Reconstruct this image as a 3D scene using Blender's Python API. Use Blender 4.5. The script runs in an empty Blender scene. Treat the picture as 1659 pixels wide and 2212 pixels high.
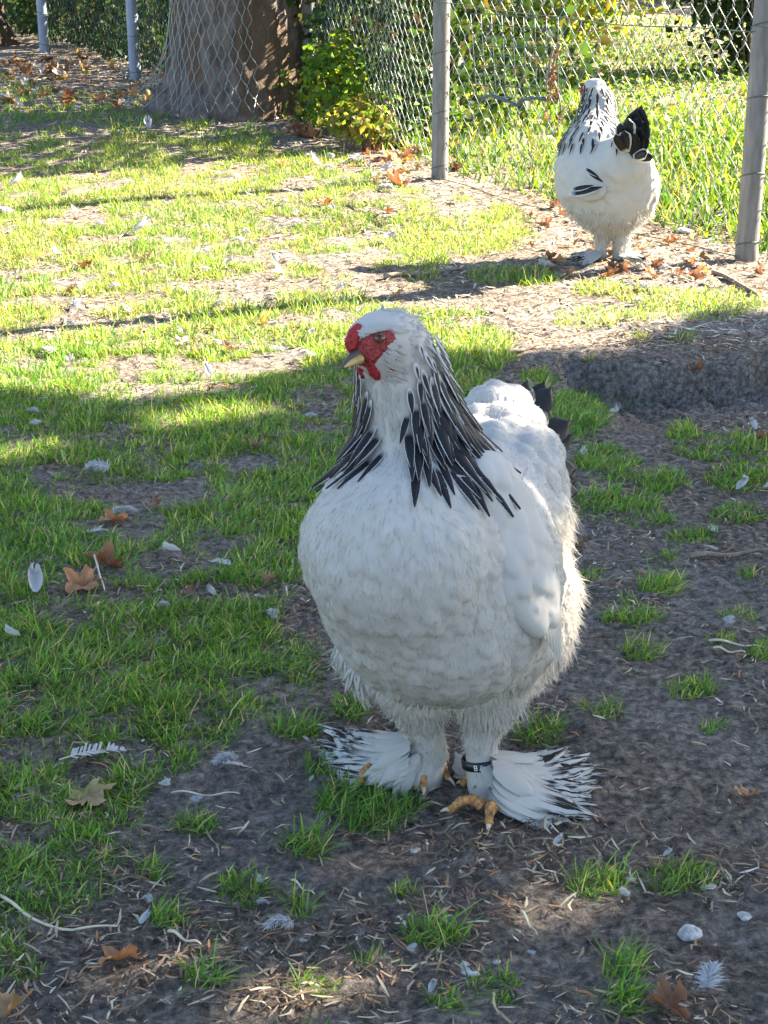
import bpy, math, random
import numpy as np
from mathutils import Vector, Matrix

random.seed(7)
RNG = np.random.default_rng(7)
scene = bpy.context.scene
COL = scene.collection

# ------------------------------------------------------------------ camera
PITCH = math.radians(19.3)
FPX, CX, CY = 3323.0, 829.5, 1106.0          # focal length / centre of a 1659 x 2212 picture
cam_d = bpy.data.cameras.new('camera')
cam = bpy.data.objects.new('camera', cam_d)
COL.objects.link(cam)
cam.location = (0, 0, 1.0)
cam.rotation_euler = (math.pi / 2 - PITCH, 0, 0)
cam_d.sensor_fit = 'VERTICAL'
cam_d.sensor_height = 36.0
cam_d.lens = 36.0 * FPX / 2212.0
cam_d.clip_start, cam_d.clip_end = 0.05, 500
scene.camera = cam

# ------------------------------------------------------------------ sky and sun
SUN_AZ = math.radians(24.0)                  # behind the lateral right
SUN_EL = math.radians(33.0)
S = np.array([math.cos(SUN_AZ) * math.cos(SUN_EL), math.sin(SUN_AZ) * math.cos(SUN_EL), math.sin(SUN_EL)])
world = bpy.data.worlds.new('World')
scene.world = world
world.use_nodes = True
wn = world.node_tree
sky = wn.nodes.new('ShaderNodeTexSky')
sky.sky_type = 'NISHITA'
sky.sun_disc = False
sky.sun_elevation = SUN_EL
sky.sun_rotation = math.pi / 2 - SUN_AZ
wn.links.new(sky.outputs[0], wn.nodes['Background'].inputs[0])
wn.nodes['Background'].inputs[1].default_value = 0.057
sun_d = bpy.data.lights.new('sun', 'SUN')
sun_d.energy = 5.0
sun_d.angle = math.radians(0.45)
sun_d.color = (1.0, 0.88, 0.70)
sun = bpy.data.objects.new('sun', sun_d)
COL.objects.link(sun)
sun.location = (8, 4, 9)
sun.rotation_euler = Vector(S).to_track_quat('Z', 'Y').to_euler()
vs = scene.view_settings
vs.view_transform = 'Standard'
vs.look = 'None'
vs.exposure = 3.1
vs.gamma = 1.0
vs.use_curve_mapping = False
scene.render.engine = 'CYCLES'
scene.cycles.max_bounces = 8
scene.cycles.diffuse_bounces = 4
scene.cycles.transmission_bounces = 6
scene.cycles.transparent_max_bounces = 8
scene.cycles.use_denoising = True

# ------------------------------------------------------------------ maths helpers
def _hash(i, j, k, seed):
    n = (i.astype(np.int64) * 374761393 + j.astype(np.int64) * 668265263 + k.astype(np.int64) * 2147483647 + seed * 974711) & 0x7fffffff
    n = ((n ^ (n >> 13)) * 1274126177) & 0x7fffffff
    n = (n ^ (n >> 16)) & 0xffff
    return n / 65535.0

def vnoise(x, y, z=None, seed=0):
    x = np.asarray(x, float); y = np.asarray(y, float)
    z = np.zeros_like(x) if z is None else np.asarray(z, float)
    xi, yi, zi = np.floor(x), np.floor(y), np.floor(z)
    fx, fy, fz = x - xi, y - yi, z - zi
    fx = fx * fx * (3 - 2 * fx); fy = fy * fy * (3 - 2 * fy); fz = fz * fz * (3 - 2 * fz)
    r = 0
    for a in (0, 1):
        wx = fx if a else 1 - fx
        for b in (0, 1):
            wy = fy if b else 1 - fy
            for c in (0, 1):
                wz = fz if c else 1 - fz
                r = r + wx * wy * wz * _hash(xi + a, yi + b, zi + c, seed)
    return r

def fbm(x, y, z=None, octv=4, seed=0):
    t, a, s = 0, .5, 0
    for o in range(octv):
        f = 2.03 ** o
        t = t + a * vnoise(np.asarray(x) * f, np.asarray(y) * f, None if z is None else np.asarray(z) * f, seed + o * 17)
        s += a; a *= .5
    return t / s

def sstep(a, b, x):
    t = np.clip((np.asarray(x, float) - a) / (b - a), 0, 1)
    return t * t * (3 - 2 * t)

def norm(v):
    v = np.asarray(v, float)
    return v / (np.linalg.norm(v, axis=-1, keepdims=True) + 1e-12)

cp, sp = math.cos(PITCH), math.sin(PITCH)
def project(x, y, z):
    d = y * cp + (1 - z) * sp
    return CX + FPX * x / d, CY - FPX * (y * sp + (z - 1) * cp) / d

def ray(vx, vy):
    a, b = (vx - CX) / FPX, (CY - vy) / FPX
    return np.array([a, cp + b * sp, -sp + b * cp])

def W(vx, vy, Y):
    """point on the plane y = Y seen at that place of the photograph"""
    r = ray(vx, vy)
    return np.array([0, 0, 1.0]) + r * (Y / r[1])

def scale_at(p):
    return FPX / (p[1] * cp + (1 - p[2]) * sp)

# ------------------------------------------------------------------ the lie of the land
def slope_z(y):
    t = (np.asarray(y, float) - 5.0) / .6
    sp_ = .6 * np.where(t > 20, t, np.log1p(np.exp(np.clip(t, -40, 20))))
    return .05 * np.minimum(sp_, 16 + 0 * sp_)

def hollow(x, y):
    if not ((x > .25) & (y > 3.2) & (y < 4.6)).any(): return 0.0 * x
    rim = 4.10 + .30 * (fbm(x * 4.5, y * 2 + 3, octv=4, seed=5) - .5) + .05 * np.sin(x * 7)
    t = y - rim
    prof = np.where(t > 0, 0, np.where(t > -.05, -t / .05, np.clip(1 - (-t - .05) / .60, 0, 1)))
    prof = prof * prof * (3 - 2 * prof)
    wx = sstep(.36, .62, x + .05 * (vnoise(x * 3, y * 9, seed=8) - .5)) * (1 - sstep(1.5, 2.1, x))
    lip = .018 * np.exp(-((t - .07) / .07) ** 2) * wx
    return -.105 * prof * wx * (.75 + .5 * vnoise(x * 4, y * 4, seed=9)) + lip

def ground_z(x, y, fine=True):
    x = np.asarray(x, float); y = np.asarray(y, float)
    z = slope_z(y) + hollow(x, y) + .030 * (fbm(x * 1.7, y * 1.7, octv=3, seed=3) - .5)
    if fine:
        z = z + .009 * (fbm(x * 11, y * 11, octv=3, seed=13) - .5)
    return z

def gz(x, y):
    return float(ground_z(np.array([x]), np.array([y]))[0])

def G(vx, vy):
    """where the photograph's line of sight meets the ground"""
    r = ray(vx, vy)
    t = np.linspace(.8, 30, 600)
    h = 1 + r[2] * t - slope_z(r[1] * t)
    k = int(np.argmax(h < 0)) if (h < 0).any() else len(t) - 1
    t = np.linspace(t[k] * .9, t[k] * 1.1, 60)
    px, py, pz = r[0] * t, r[1] * t, 1 + r[2] * t
    h = pz - ground_z(px, py, False)
    i = int(np.argmax(h < 0)) if (h < 0).any() else len(t) // 2
    return np.array([px[i], py[i], gz(px[i], py[i])])

# ------------------------------------------------------------------ mesh helpers
def mesh_np(name, V, F3=None, F4=None, uv=None, col=None, smooth=True):
    me = bpy.data.meshes.new(name)
    V = np.asarray(V, np.float32).reshape(-1, 3)
    loops, starts, pos = [], [], 0
    if F3 is not None and len(F3):
        F3 = np.asarray(F3, np.int32); loops.append(F3.ravel()); starts.append(np.arange(len(F3)) * 3); pos = len(F3) * 3
    if F4 is not None and len(F4):
        F4 = np.asarray(F4, np.int32); loops.append(F4.ravel()); starts.append(pos + np.arange(len(F4)) * 4)
    loops = np.concatenate(loops).astype(np.int32); starts = np.concatenate(starts).astype(np.int32)
    me.vertices.add(len(V)); me.vertices.foreach_set('co', V.ravel())
    me.loops.add(len(loops)); me.loops.foreach_set('vertex_index', loops)
    me.polygons.add(len(starts)); me.polygons.foreach_set('loop_start', starts)
    if uv is not None:
        l = me.uv_layers.new(name='UVMap')
        l.data.foreach_set('uv', np.asarray(uv, np.float32)[loops].ravel())
    if col is not None:
        a = me.color_attributes.new('col', 'FLOAT_COLOR', 'POINT')
        c = np.ones((len(V), 4), np.float32); c[:, :3] = col
        a.data.foreach_set('color', c.ravel())
    me.update(calc_edges=True)
    if smooth:
        me.polygons.foreach_set('use_smooth', np.ones(len(me.polygons), bool))
    return me

def link(name, me, mat=None, parent=None, loc=None):
    o = bpy.data.objects.new(name, me)
    COL.objects.link(o)
    if mat is not None and me is not None and len(me.materials) == 0:
        me.materials.append(mat)
    if parent is not None:
        o.parent = parent
    if loc is not None:
        o.location = [float(c) for c in loc]
    return o

def tag(o, label=None, cat=None, group=None, kind=None):
    if label: o['label'] = label
    if cat: o['category'] = cat
    if group: o['group'] = group
    if kind: o['kind'] = kind
    return o

def empty(name, loc, label, cat, group=None):
    o = bpy.data.objects.new(name, None)
    COL.objects.link(o)
    o.empty_display_size = .1
    o.location = [float(c) for c in loc]
    return tag(o, label, cat, group)

def frame(d, n):
    """columns: along d, across, normal close to n"""
    d = norm(d); n = np.asarray(n, float)
    n = norm(n - d * np.dot(n, d)); s = np.cross(n, d)
    return np.stack([d, s, n], 1)

def mat4(R, p, sc=1.0):
    M = np.eye(4); M[:3, :3] = R * sc; M[:3, 3] = p
    return Matrix(M.tolist())

class MB:
    """collects tubes, boxes and sheets into one mesh"""
    def __init__(s): s.v, s.f3, s.f4, s.n = [], [], [], 0
    def add(s, V, F3=None, F4=None):
        V = np.asarray(V, float); s.v.append(V)
        if F3 is not None and len(F3): s.f3.append(np.asarray(F3) + s.n)
        if F4 is not None and len(F4): s.f4.append(np.asarray(F4) + s.n)
        s.n += len(V); return s
    def tube(s, pts, rad, n=8, cap=True):
        pts = np.asarray(pts, float); m = len(pts)
        rad = np.full(m, rad) if np.isscalar(rad) else np.asarray(rad, float)
        T = np.gradient(pts, axis=0); T = norm(T)
        ref = np.array([0, 0, 1.0]) if abs(T[0][2]) < .9 else np.array([1.0, 0, 0])
        u = norm(np.cross(T[0], ref)); V = []
        ang = np.linspace(0, 2 * math.pi, n, endpoint=False)
        for i in range(m):
            u = norm(u - T[i] * np.dot(u, T[i])); w = np.cross(T[i], u)
            V.append(pts[i] + rad[i] * (np.cos(ang)[:, None] * u + np.sin(ang)[:, None] * w))
        V = np.concatenate(V); F = []
        for i in range(m - 1):
            for j in range(n):
                F.append((i * n + j, i * n + (j + 1) % n, (i + 1) * n + (j + 1) % n, (i + 1) * n + j))
        F3 = []
        if cap:
            V = np.concatenate([V, pts[:1], pts[-1:]])
            for j in range(n):
                F3.append((m * n, (j + 1) % n, j)); F3.append((m * n + 1, (m - 1) * n + j, (m - 1) * n + (j + 1) % n))
        return s.add(V, F3, F)
    def mesh(s, name, **k):
        return mesh_np(name, np.concatenate(s.v), np.concatenate(s.f3) if s.f3 else None, np.concatenate(s.f4) if s.f4 else None, **k)

# ------------------------------------------------------------------ signed distance bodies
class Body:
    def __init__(s, k=.03): s.p, s.k = [], k
    def ball(s, c, r, k=None): s.p.append(('c', np.array(c), np.array(c) + 1e-5, r, r, k or s.k)); return s
    def chain(s, pts, k=None):
        for (a, ra), (b, rb) in zip(pts[:-1], pts[1:]):
            s.p.append(('c', np.array(a), np.array(b), ra, rb, k or s.k))
        return s
    def ell(s, c, R, rad, k=None): s.p.append(('e', np.array(c), np.array(R), np.array(rad), None, k or s.k)); return s
    def __call__(s, P):
        D = None
        for t, a, b, ra, rb, k in s.p:
            if t == 'c':
                ba = b - a; h = np.clip(((P - a) @ ba) / (ba @ ba), 0, 1)
                d = np.linalg.norm(P - a - h[:, None] * ba, axis=1) - (ra + (rb - ra) * h)
            else:
                q = (P - a) @ b
                k0 = np.linalg.norm(q / ra, axis=1); k1 = np.linalg.norm(q / (ra * ra), axis=1) + 1e-9
                d = k0 * (k0 - 1) / k1
            if D is None: D = d
            else:
                h = np.maximum(k - np.abs(D - d), 0) / k
                D = np.minimum(D, d) - h * h * k * .25
        return D
    def grad(s, P, e=.0015):
        g = np.zeros_like(P)
        for i in range(3):
            o = np.zeros(3); o[i] = e
            g[:, i] = s(P + o) - s(P - o)
        return norm(g)
    def sub(s, names):
        b = Body(s.k); b.p = [q for q, n in zip(s.p, s.tags) if n in names]; return b
    def snap(s, P, it=4):
        for _ in range(it):
            P = P - s.grad(P) * s(P)[:, None]
        return P
    def hit(s, vx, vy):
        """first point of the surface along a line of sight"""
        r = norm(ray(vx, vy)); o = np.array([0, 0, 1.0]); t = .6
        for _ in range(300):
            d = s((o + r * t)[None])[0]
            if d < .0003: break
            t += max(d * .7, .0004)
            if t > 12: return None, None
        p = o + r * t
        return p, s.grad(p[None])[0]
    def mesh(s, lo, hi, h):
        lo = np.array(lo, float); n = np.ceil((np.array(hi) - lo) / h).astype(int) + 1
        ax = [lo[i] + h * np.arange(n[i]) for i in range(3)]
        F = np.empty(n, np.float32)
        q = 4
        cn = [int(math.ceil(m / q)) for m in n]
        C = np.stack(np.meshgrid(*[lo[i] + h * (q * np.arange(cn[i]) + (q - 1) / 2) for i in range(3)], indexing='ij'), -1).reshape(-1, 3)
        cf = s(C).reshape(cn)
        F[:] = np.repeat(np.repeat(np.repeat(cf, q, 0), q, 1), q, 2)[:n[0], :n[1], :n[2]]
        band = np.argwhere(np.abs(F) < h * q * 1.3)
        if len(band):
            F[tuple(band.T)] = s(lo + h * band)
        I = F < 0
        cs = [(a, b, c) for a in (0, 1) for b in (0, 1) for c in (0, 1)]
        sl = lambda A, o: A[o[0]:A.shape[0] - 1 + o[0], o[1]:A.shape[1] - 1 + o[1], o[2]:A.shape[2] - 1 + o[2]]
        cnt = sum(sl(I, o).astype(np.int8) for o in cs)
        act = (cnt > 0) & (cnt < 8)
        idx = np.full(act.shape, -1, np.int64); idx[act] = np.arange(act.sum())
        acc = np.zeros((int(act.sum()), 3)); w = np.zeros(int(act.sum()))
        for o in cs:
            for d in range(3):
                if o[d]: continue
                o2 = list(o); o2[d] = 1
                f0, f1 = sl(F, o)[act], sl(F, o2)[act]
                m = (f0 < 0) != (f1 < 0)
                t = np.where(m, f0 / np.where(m, f0 - f1, 1), 0)
                pt = np.array(o, float)[None] + 0 * acc
                pt[:, d] = t
                acc[m] += pt[m]; w[m] += 1
        base = np.argwhere(act)
        V = lo + h * (base + acc / w[:, None])
        Q = []
        for d in range(3):
            e1, e2 = (d + 1) % 3, (d + 2) % 3
            a = [slice(None)] * 3; b = [slice(None)] * 3
            a[d] = slice(0, -1); b[d] = slice(1, None)
            ch = np.argwhere(I[tuple(a)] != I[tuple(b)])
            ok = (ch[:, e1] > 0) & (ch[:, e2] > 0) & (ch[:, e1] < n[e1] - 1) & (ch[:, e2] < n[e2] - 1)
            ch = ch[ok]
            ins = I[tuple(a)][tuple(ch.T)]
            q = []
            for (u, v) in ((1, 1), (0, 1), (0, 0), (1, 0)):
                c = ch.copy(); c[:, e1] -= u; c[:, e2] -= v
                q.append(idx[tuple(c.T)])
            q = np.stack(q, 1); q[~ins] = q[~ins][:, ::-1]
            Q.append(q)
        V = s.snap(V, 1)
        return V, np.concatenate(Q)

# ------------------------------------------------------------------ materials
def mat(name):
    m = bpy.data.materials.new(name); m.use_nodes = True
    nt = m.node_tree; b = nt.nodes['Principled BSDF']
    return m, nt, b

def N(nt, typ, **kw):
    n = nt.nodes.new(typ)
    for k, v in kw.items():
        if k in ('operation', 'blend_type', 'data_type', 'attribute_name', 'feature', 'distance'): setattr(n, k, v)
        else: n.inputs[k.replace('_', ' ')].default_value = v
    return n

def ramp(nt, src, stops):
    r = nt.nodes.new('ShaderNodeValToRGB'); e = r.color_ramp.elements
    while len(e) < len(stops): e.new(.5)
    for i, (p, c) in enumerate(stops):
        e[i].position = p; e[i].color = (c[0], c[1], c[2], 1) if not np.isscalar(c) else (c, c, c, 1)
    nt.links.new(src, r.inputs[0]); return r.outputs[0]

def coords(nt, kind='Object', scale=(1, 1, 1)):
    t = nt.nodes.new('ShaderNodeTexCoord'); m = nt.nodes.new('ShaderNodeMapping')
    m.inputs['Scale'].default_value = scale
    nt.links.new(t.outputs[kind], m.inputs[0]); return m.outputs[0]

def noise(nt, vec, scale, detail=4, rough=.55):
    n = nt.nodes.new('ShaderNodeTexNoise')
    n.inputs['Scale'].default_value = scale; n.inputs['Detail'].default_value = detail; n.inputs['Roughness'].default_value = rough
    nt.links.new(vec, n.inputs['Vector']); return n.outputs[0]

def bump(nt, b, h, strength, dist):
    n = nt.nodes.new('ShaderNodeBump'); n.inputs['Strength'].default_value = strength; n.inputs['Distance'].default_value = dist
    nt.links.new(h, n.inputs['Height']); nt.links.new(n.outputs[0], b.inputs['Normal'])

def leafy(name, trans=.4, rough=.6, gain=1.0, tcol=(1.25, 1.2, .45), spec=.3):
    """thin sheet that takes its colour from the col attribute and lets light through"""
    m, nt, b = mat(name)
    a = N(nt, 'ShaderNodeAttribute', attribute_name='col')
    b.inputs['Roughness'].default_value = rough; b.inputs['Specular IOR Level'].default_value = spec
    nt.links.new(a.outputs['Color'], b.inputs['Base Color'])
    mul = nt.nodes.new('ShaderNodeMix'); mul.data_type = 'RGBA'; mul.blend_type = 'MULTIPLY'; mul.inputs[0].default_value = 1
    nt.links.new(a.outputs['Color'], mul.inputs[6]); mul.inputs[7].default_value = (*tcol, 1)
    t = nt.nodes.new('ShaderNodeBsdfTranslucent'); nt.links.new(mul.outputs[2], t.inputs[0])
    mx = nt.nodes.new('ShaderNodeMixShader'); mx.inputs[0].default_value = trans
    nt.links.new(b.outputs[0], mx.inputs[1]); nt.links.new(t.outputs[0], mx.inputs[2])
    nt.links.new(mx.outputs[0], nt.nodes['Material Output'].inputs[0])
    return m

def plain(name, c, rough=.6, var=.25, scale=20, metallic=0, spec=.5, bumps=0, stretch=(1, 1, 1)):
    m, nt, b = mat(name)
    v = coords(nt, 'Object', stretch); n = noise(nt, v, scale, 5)
    lo = [x * (1 - var) for x in c]; hi = [min(1, x * (1 + var)) for x in c]
    nt.links.new(ramp(nt, n, [(.3, lo), (.7, hi)]), b.inputs['Base Color'])
    b.inputs['Roughness'].default_value = rough; b.inputs['Metallic'].default_value = metallic; b.inputs['Specular IOR Level'].default_value = spec
    if bumps: bump(nt, b, n, bumps, .004)
    return m

def feather_mat(name, white=(.80, .79, .76), dark=None, width=.6, start=.1, streak=0, trans=.2, rough=.75):
    """white vane, or a dark centre inside a white lacing; UV: across, along"""
    m, nt, b = mat(name)
    tc = nt.nodes.new('ShaderNodeTexCoord'); sx = nt.nodes.new('ShaderNodeSeparateXYZ'); nt.links.new(tc.outputs['UV'], sx.inputs[0])
    b.inputs['Roughness'].default_value = rough; b.inputs['Specular IOR Level'].default_value = .25
    L = nt.links
    # barbs: fine slanted lines
    mp = nt.nodes.new('ShaderNodeMapping'); mp.inputs['Scale'].default_value = (3, 60, 1); L.new(tc.outputs['UV'], mp.inputs[0])
    ab = N(nt, 'ShaderNodeMath', operation='ABSOLUTE')
    sub = N(nt, 'ShaderNodeMath', operation='SUBTRACT'); L.new(sx.outputs[0], sub.inputs[0]); sub.inputs[1].default_value = .5
    L.new(sub.outputs[0], ab.inputs[0])
    nz = noise(nt, mp.outputs[0], 1.0, 3)
    bump(nt, b, nz, .25, .001)
    col = None
    if dark is not None:
        jit = N(nt, 'ShaderNodeMath', operation='MULTIPLY_ADD'); L.new(nz, jit.inputs[0]); jit.inputs[1].default_value = .22; L.new(ab.outputs[0], jit.inputs[2])
        cm = N(nt, 'ShaderNodeMath', operation='LESS_THAN'); L.new(jit.outputs[0], cm.inputs[0]); cm.inputs[1].default_value = width * .5 + .11
        st = nt.nodes.new('ShaderNodeMapRange'); st.inputs[1].default_value = start; st.inputs[2].default_value = start + .18; L.new(sx.outputs[1], st.inputs[0])
        en = nt.nodes.new('ShaderNodeMapRange'); en.inputs[1].default_value = 1.05; en.inputs[2].default_value = 1.01; L.new(sx.outputs[1], en.inputs[0])
        p = N(nt, 'ShaderNodeMath', operation='MULTIPLY'); L.new(cm.outputs[0], p.inputs[0]); L.new(st.outputs[0], p.inputs[1])
        q = N(nt, 'ShaderNodeMath', operation='MULTIPLY'); L.new(p.outputs[0], q.inputs[0]); L.new(en.outputs[0], q.inputs[1])
        fac = q.outputs[0]
        if streak:
            oi = nt.nodes.new('ShaderNodeObjectInfo')
            mp2 = nt.nodes.new('ShaderNodeMapping'); mp2.inputs['Scale'].default_value = (5, 1.6, 1); L.new(tc.outputs['UV'], mp2.inputs[0])
            mm = N(nt, 'ShaderNodeMath', operation='MULTIPLY'); L.new(oi.outputs['Random'], mm.inputs[0]); mm.inputs[1].default_value = 37
            cb = nt.nodes.new('ShaderNodeCombineXYZ'); L.new(mm.outputs[0], cb.inputs[0]); L.new(mm.outputs[0], cb.inputs[1]); L.new(cb.outputs[0], mp2.inputs['Location'])
            s2 = noise(nt, mp2.outputs[0], 1.3, 3)
            s3 = ramp(nt, s2, [(streak, 0.0), (streak + .05, 1.0)])
            fm = N(nt, 'ShaderNodeMath', operation='MULTIPLY'); L.new(fac, fm.inputs[0]); L.new(s3, fm.inputs[1]); fac = fm.outputs[0]
        mx = nt.nodes.new('ShaderNodeMix'); mx.data_type = 'RGBA'; L.new(fac, mx.inputs[0])
        mx.inputs[6].default_value = (*white, 1); mx.inputs[7].default_value = (*dark, 1)
        col = mx.outputs[2]
        L.new(col, b.inputs['Base Color'])
    else:
        v = coords(nt, 'Object'); n2 = noise(nt, v, 30, 4)
        col = ramp(nt, n2, [(.3, [c * .93 for c in white]), (.7, white)])
        L.new(col, b.inputs['Base Color'])
    t = nt.nodes.new('ShaderNodeBsdfTranslucent'); L.new(col, t.inputs[0])
    ms = nt.nodes.new('ShaderNodeMixShader'); ms.inputs[0].default_value = trans
    L.new(b.outputs[0], ms.inputs[1]); L.new(t.outputs[0], ms.inputs[2]); L.new(ms.outputs[0], nt.nodes['Material Output'].inputs[0])
    return m

M = {}
M['grass'] = leafy('grass_blade', .45, .5)
M['leaf'] = leafy('green_leaf', .45, .45)
M['lit_leaf'] = leafy('thin_green_leaf', .62, .5, tcol=(1.35, 1.15, .35))
M['crown'] = leafy('crown_leaf', .25, .5)
M['debris'] = leafy('dry_debris', .12, .8, tcol=(1.1, 1, .8), spec=.2)
M['dead'] = leafy('dead_leaf', .25, .65, tcol=(1.2, .9, .6), spec=.25)
M['white_body'] = feather_mat('white_plumage', (.445, .427, .395), trans=.0)
M['white'] = feather_mat('white_feather', (.44, .425, .40), trans=.12)
M['down'] = feather_mat('cream_down', (.58, .55, .495), trans=.25)
M['loose'] = feather_mat('loose_white_feather', (.52, .52, .53), trans=.25)
M['hackle_dark'] = feather_mat('laced_hackle', (.48, .475, .46), (.012, .012, .016), .86, .05, trans=.08, rough=.5)
M['hackle_mid'] = feather_mat('striped_hackle', (.48, .475, .46), (.015, .015, .019), .72, .06, trans=.1, rough=.5)
M['hackle_light'] = feather_mat('pale_hackle', (.48, .475, .465), (.03, .03, .035), .42, .20, trans=.1)
M['tail'] = feather_mat('black_tail', (.10, .10, .10), (.010, .011, .012), 1.3, -.3, trans=.02, rough=.38)
M['tail_laced'] = feather_mat('laced_tail', (.48, .475, .46), (.012, .013, .014), .74, .05, trans=.05, rough=.4)
M['foot'] = feather_mat('foot_feather', (.50, .485, .45), (.025, .020, .018), 1.0, .42, streak=.475, trans=.15)
M['comb'] = plain('red_comb', (.30, .018, .022), .55, .5, 190, spec=.3, bumps=1.0)
M['face'] = plain('red_face_skin', (.28, .045, .042), .65, .55, 260, spec=.25, bumps=1.0)
M['beak_dark'] = plain('dark_horn', (.06, .045, .03), .35, .3, 60)
M['beak'] = plain('yellow_horn', (.42, .27, .08), .35, .3, 60)
M['eye'] = plain('amber_iris', (.10, .035, .012), .12, .3, 200)
M['pupil'] = plain('black_pupil', (.004, .004, .004), .05, .1, 10)
M['toe'] = plain('orange_scales', (.40, .19, .06), .55, .7, 170, bumps=1.0)
M['claw'] = plain('pale_claw', (.62, .48, .34), .4, .2, 60)
M['black_plastic'] = plain('black_plastic', (.012, .012, .013), .35, .1, 10)
M['white_print'] = plain('white_print', (.8, .8, .8), .5, .05, 10)
M['post'] = plain('weathered_grey_post', (.155, .152, .15), .8, .3, 9, bumps=.5, stretch=(6, 6, 1))
M['wire'] = plain('galvanised_wire', (.24, .27, .26), .42, .25, 40, metallic=.35)
M['pipe'] = plain('sky_tinted_pipe', (.20, .25, .34), .5, .15, 6)  # blue cast of the skylight put into the left posts' colour
M['dark_wire'] = plain('dark_green_wire', (.06, .09, .07), .5, .2, 40)
M['cable'] = plain('blue_black_cable', (.03, .055, .075), .4, .3, 20)
M['twig'] = plain('grey_brown_twig', (.20, .155, .115), .85, .35, 60, bumps=.5)
M['straw'] = plain('straw_stalk', (.50, .43, .31), .7, .3, 50)
M['stone'] = plain('pale_pebble', (.36, .34, .32), .85, .5, 90, bumps=1.0)

# bark
def bark(name, c1, c2, c3):
    m, nt, b = mat(name)
    v = coords(nt, 'Object', (1, 1, .4)); n1 = noise(nt, v, 16, 8, .70)
    v2 = coords(nt, 'Object', (1, 1, .6)); n2 = noise(nt, v2, 3.1, 3, .5)
    base = ramp(nt, n1, [(.30, c1), (.55, c2), (.75, [x * 1.35 for x in c2])])
    mx = nt.nodes.new('ShaderNodeMix'); mx.data_type = 'RGBA'
    nt.links.new(ramp(nt, n2, [(.50, 0.0), (.54, 1.0)]), mx.inputs[0]); nt.links.new(base, mx.inputs[6])
    pl = ramp(nt, n1, [(.35, [x * .7 for x in c3]), (.65, c3)])
    nt.links.new(pl, mx.inputs[7]); nt.links.new(mx.outputs[2], b.inputs['Base Color'])
    b.inputs['Roughness'].default_value = .9; b.inputs['Specular IOR Level'].default_value = .2
    bump(nt, b, n1, 1.0, .05)
    return m
M['bark'] = bark('plane_tree_bark', (.05, .04, .036), (.20, .165, .15), (.165, .115, .08))
M['bark_dark'] = bark('dark_bark', (.035, .03, .028), (.08, .07, .06), (.11, .08, .05))

# soil
def soil():
    m, nt, b = mat('bare_soil')
    v = coords(nt, 'Object')
    n1 = noise(nt, v, 70, 9, .74); n2 = noise(nt, v, 2.2, 4, .55); n3 = noise(nt, v, 230, 4, .6)
    c = ramp(nt, n1, [(.32, (.022, .018, .015)), (.46, (.15, .124, .100)), (.57, (.31, .252, .20)), (.70, (.62, .52, .41))])
    g = ramp(nt, n1, [(.32, (.045, .040, .037)), (.48, (.205, .18, .16)), (.70, (.52, .46, .40))])
    mx = nt.nodes.new('ShaderNodeMix'); mx.data_type = 'RGBA'
    nt.links.new(ramp(nt, n2, [(.42, 0.0), (.62, 1.0)]), mx.inputs[0]); nt.links.new(c, mx.inputs[6]); nt.links.new(g, mx.inputs[7])
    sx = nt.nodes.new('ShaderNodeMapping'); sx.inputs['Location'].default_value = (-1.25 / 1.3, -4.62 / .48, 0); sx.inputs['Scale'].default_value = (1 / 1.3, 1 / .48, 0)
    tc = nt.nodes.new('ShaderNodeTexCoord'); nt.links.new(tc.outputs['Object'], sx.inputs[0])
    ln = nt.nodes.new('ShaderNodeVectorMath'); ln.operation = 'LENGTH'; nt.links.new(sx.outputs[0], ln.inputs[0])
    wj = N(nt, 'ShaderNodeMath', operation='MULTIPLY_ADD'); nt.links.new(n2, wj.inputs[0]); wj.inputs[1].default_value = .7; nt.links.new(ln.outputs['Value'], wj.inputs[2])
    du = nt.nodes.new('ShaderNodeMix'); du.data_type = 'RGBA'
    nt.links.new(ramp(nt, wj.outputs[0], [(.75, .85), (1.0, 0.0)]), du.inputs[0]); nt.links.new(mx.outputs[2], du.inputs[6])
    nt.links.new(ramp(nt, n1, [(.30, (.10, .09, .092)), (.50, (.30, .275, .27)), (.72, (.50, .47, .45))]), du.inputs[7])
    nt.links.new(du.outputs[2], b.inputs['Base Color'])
    b.inputs['Roughness'].default_value = .95; b.inputs['Specular IOR Level'].default_value = .15
    ad = N(nt, 'ShaderNodeMath', operation='MULTIPLY_ADD'); nt.links.new(n3, ad.inputs[0]); ad.inputs[1].default_value = .35; nt.links.new(n1, ad.inputs[2])
    bump(nt, b, ad.outputs[0], 1.0, .02)
    return m
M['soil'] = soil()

# ================================================================== ground
def axis(parts):
    out = [parts[0][0]]
    for a, b, h0, h1 in parts:
        x, h = a, h0
        n = max(2, int(round((b - a) / ((h0 + h1) / 2))))
        w = np.linspace(h0, h1, n); w = w / w.sum() * (b - a)
        out += list(a + np.cumsum(w))
    return np.array(out)

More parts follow.
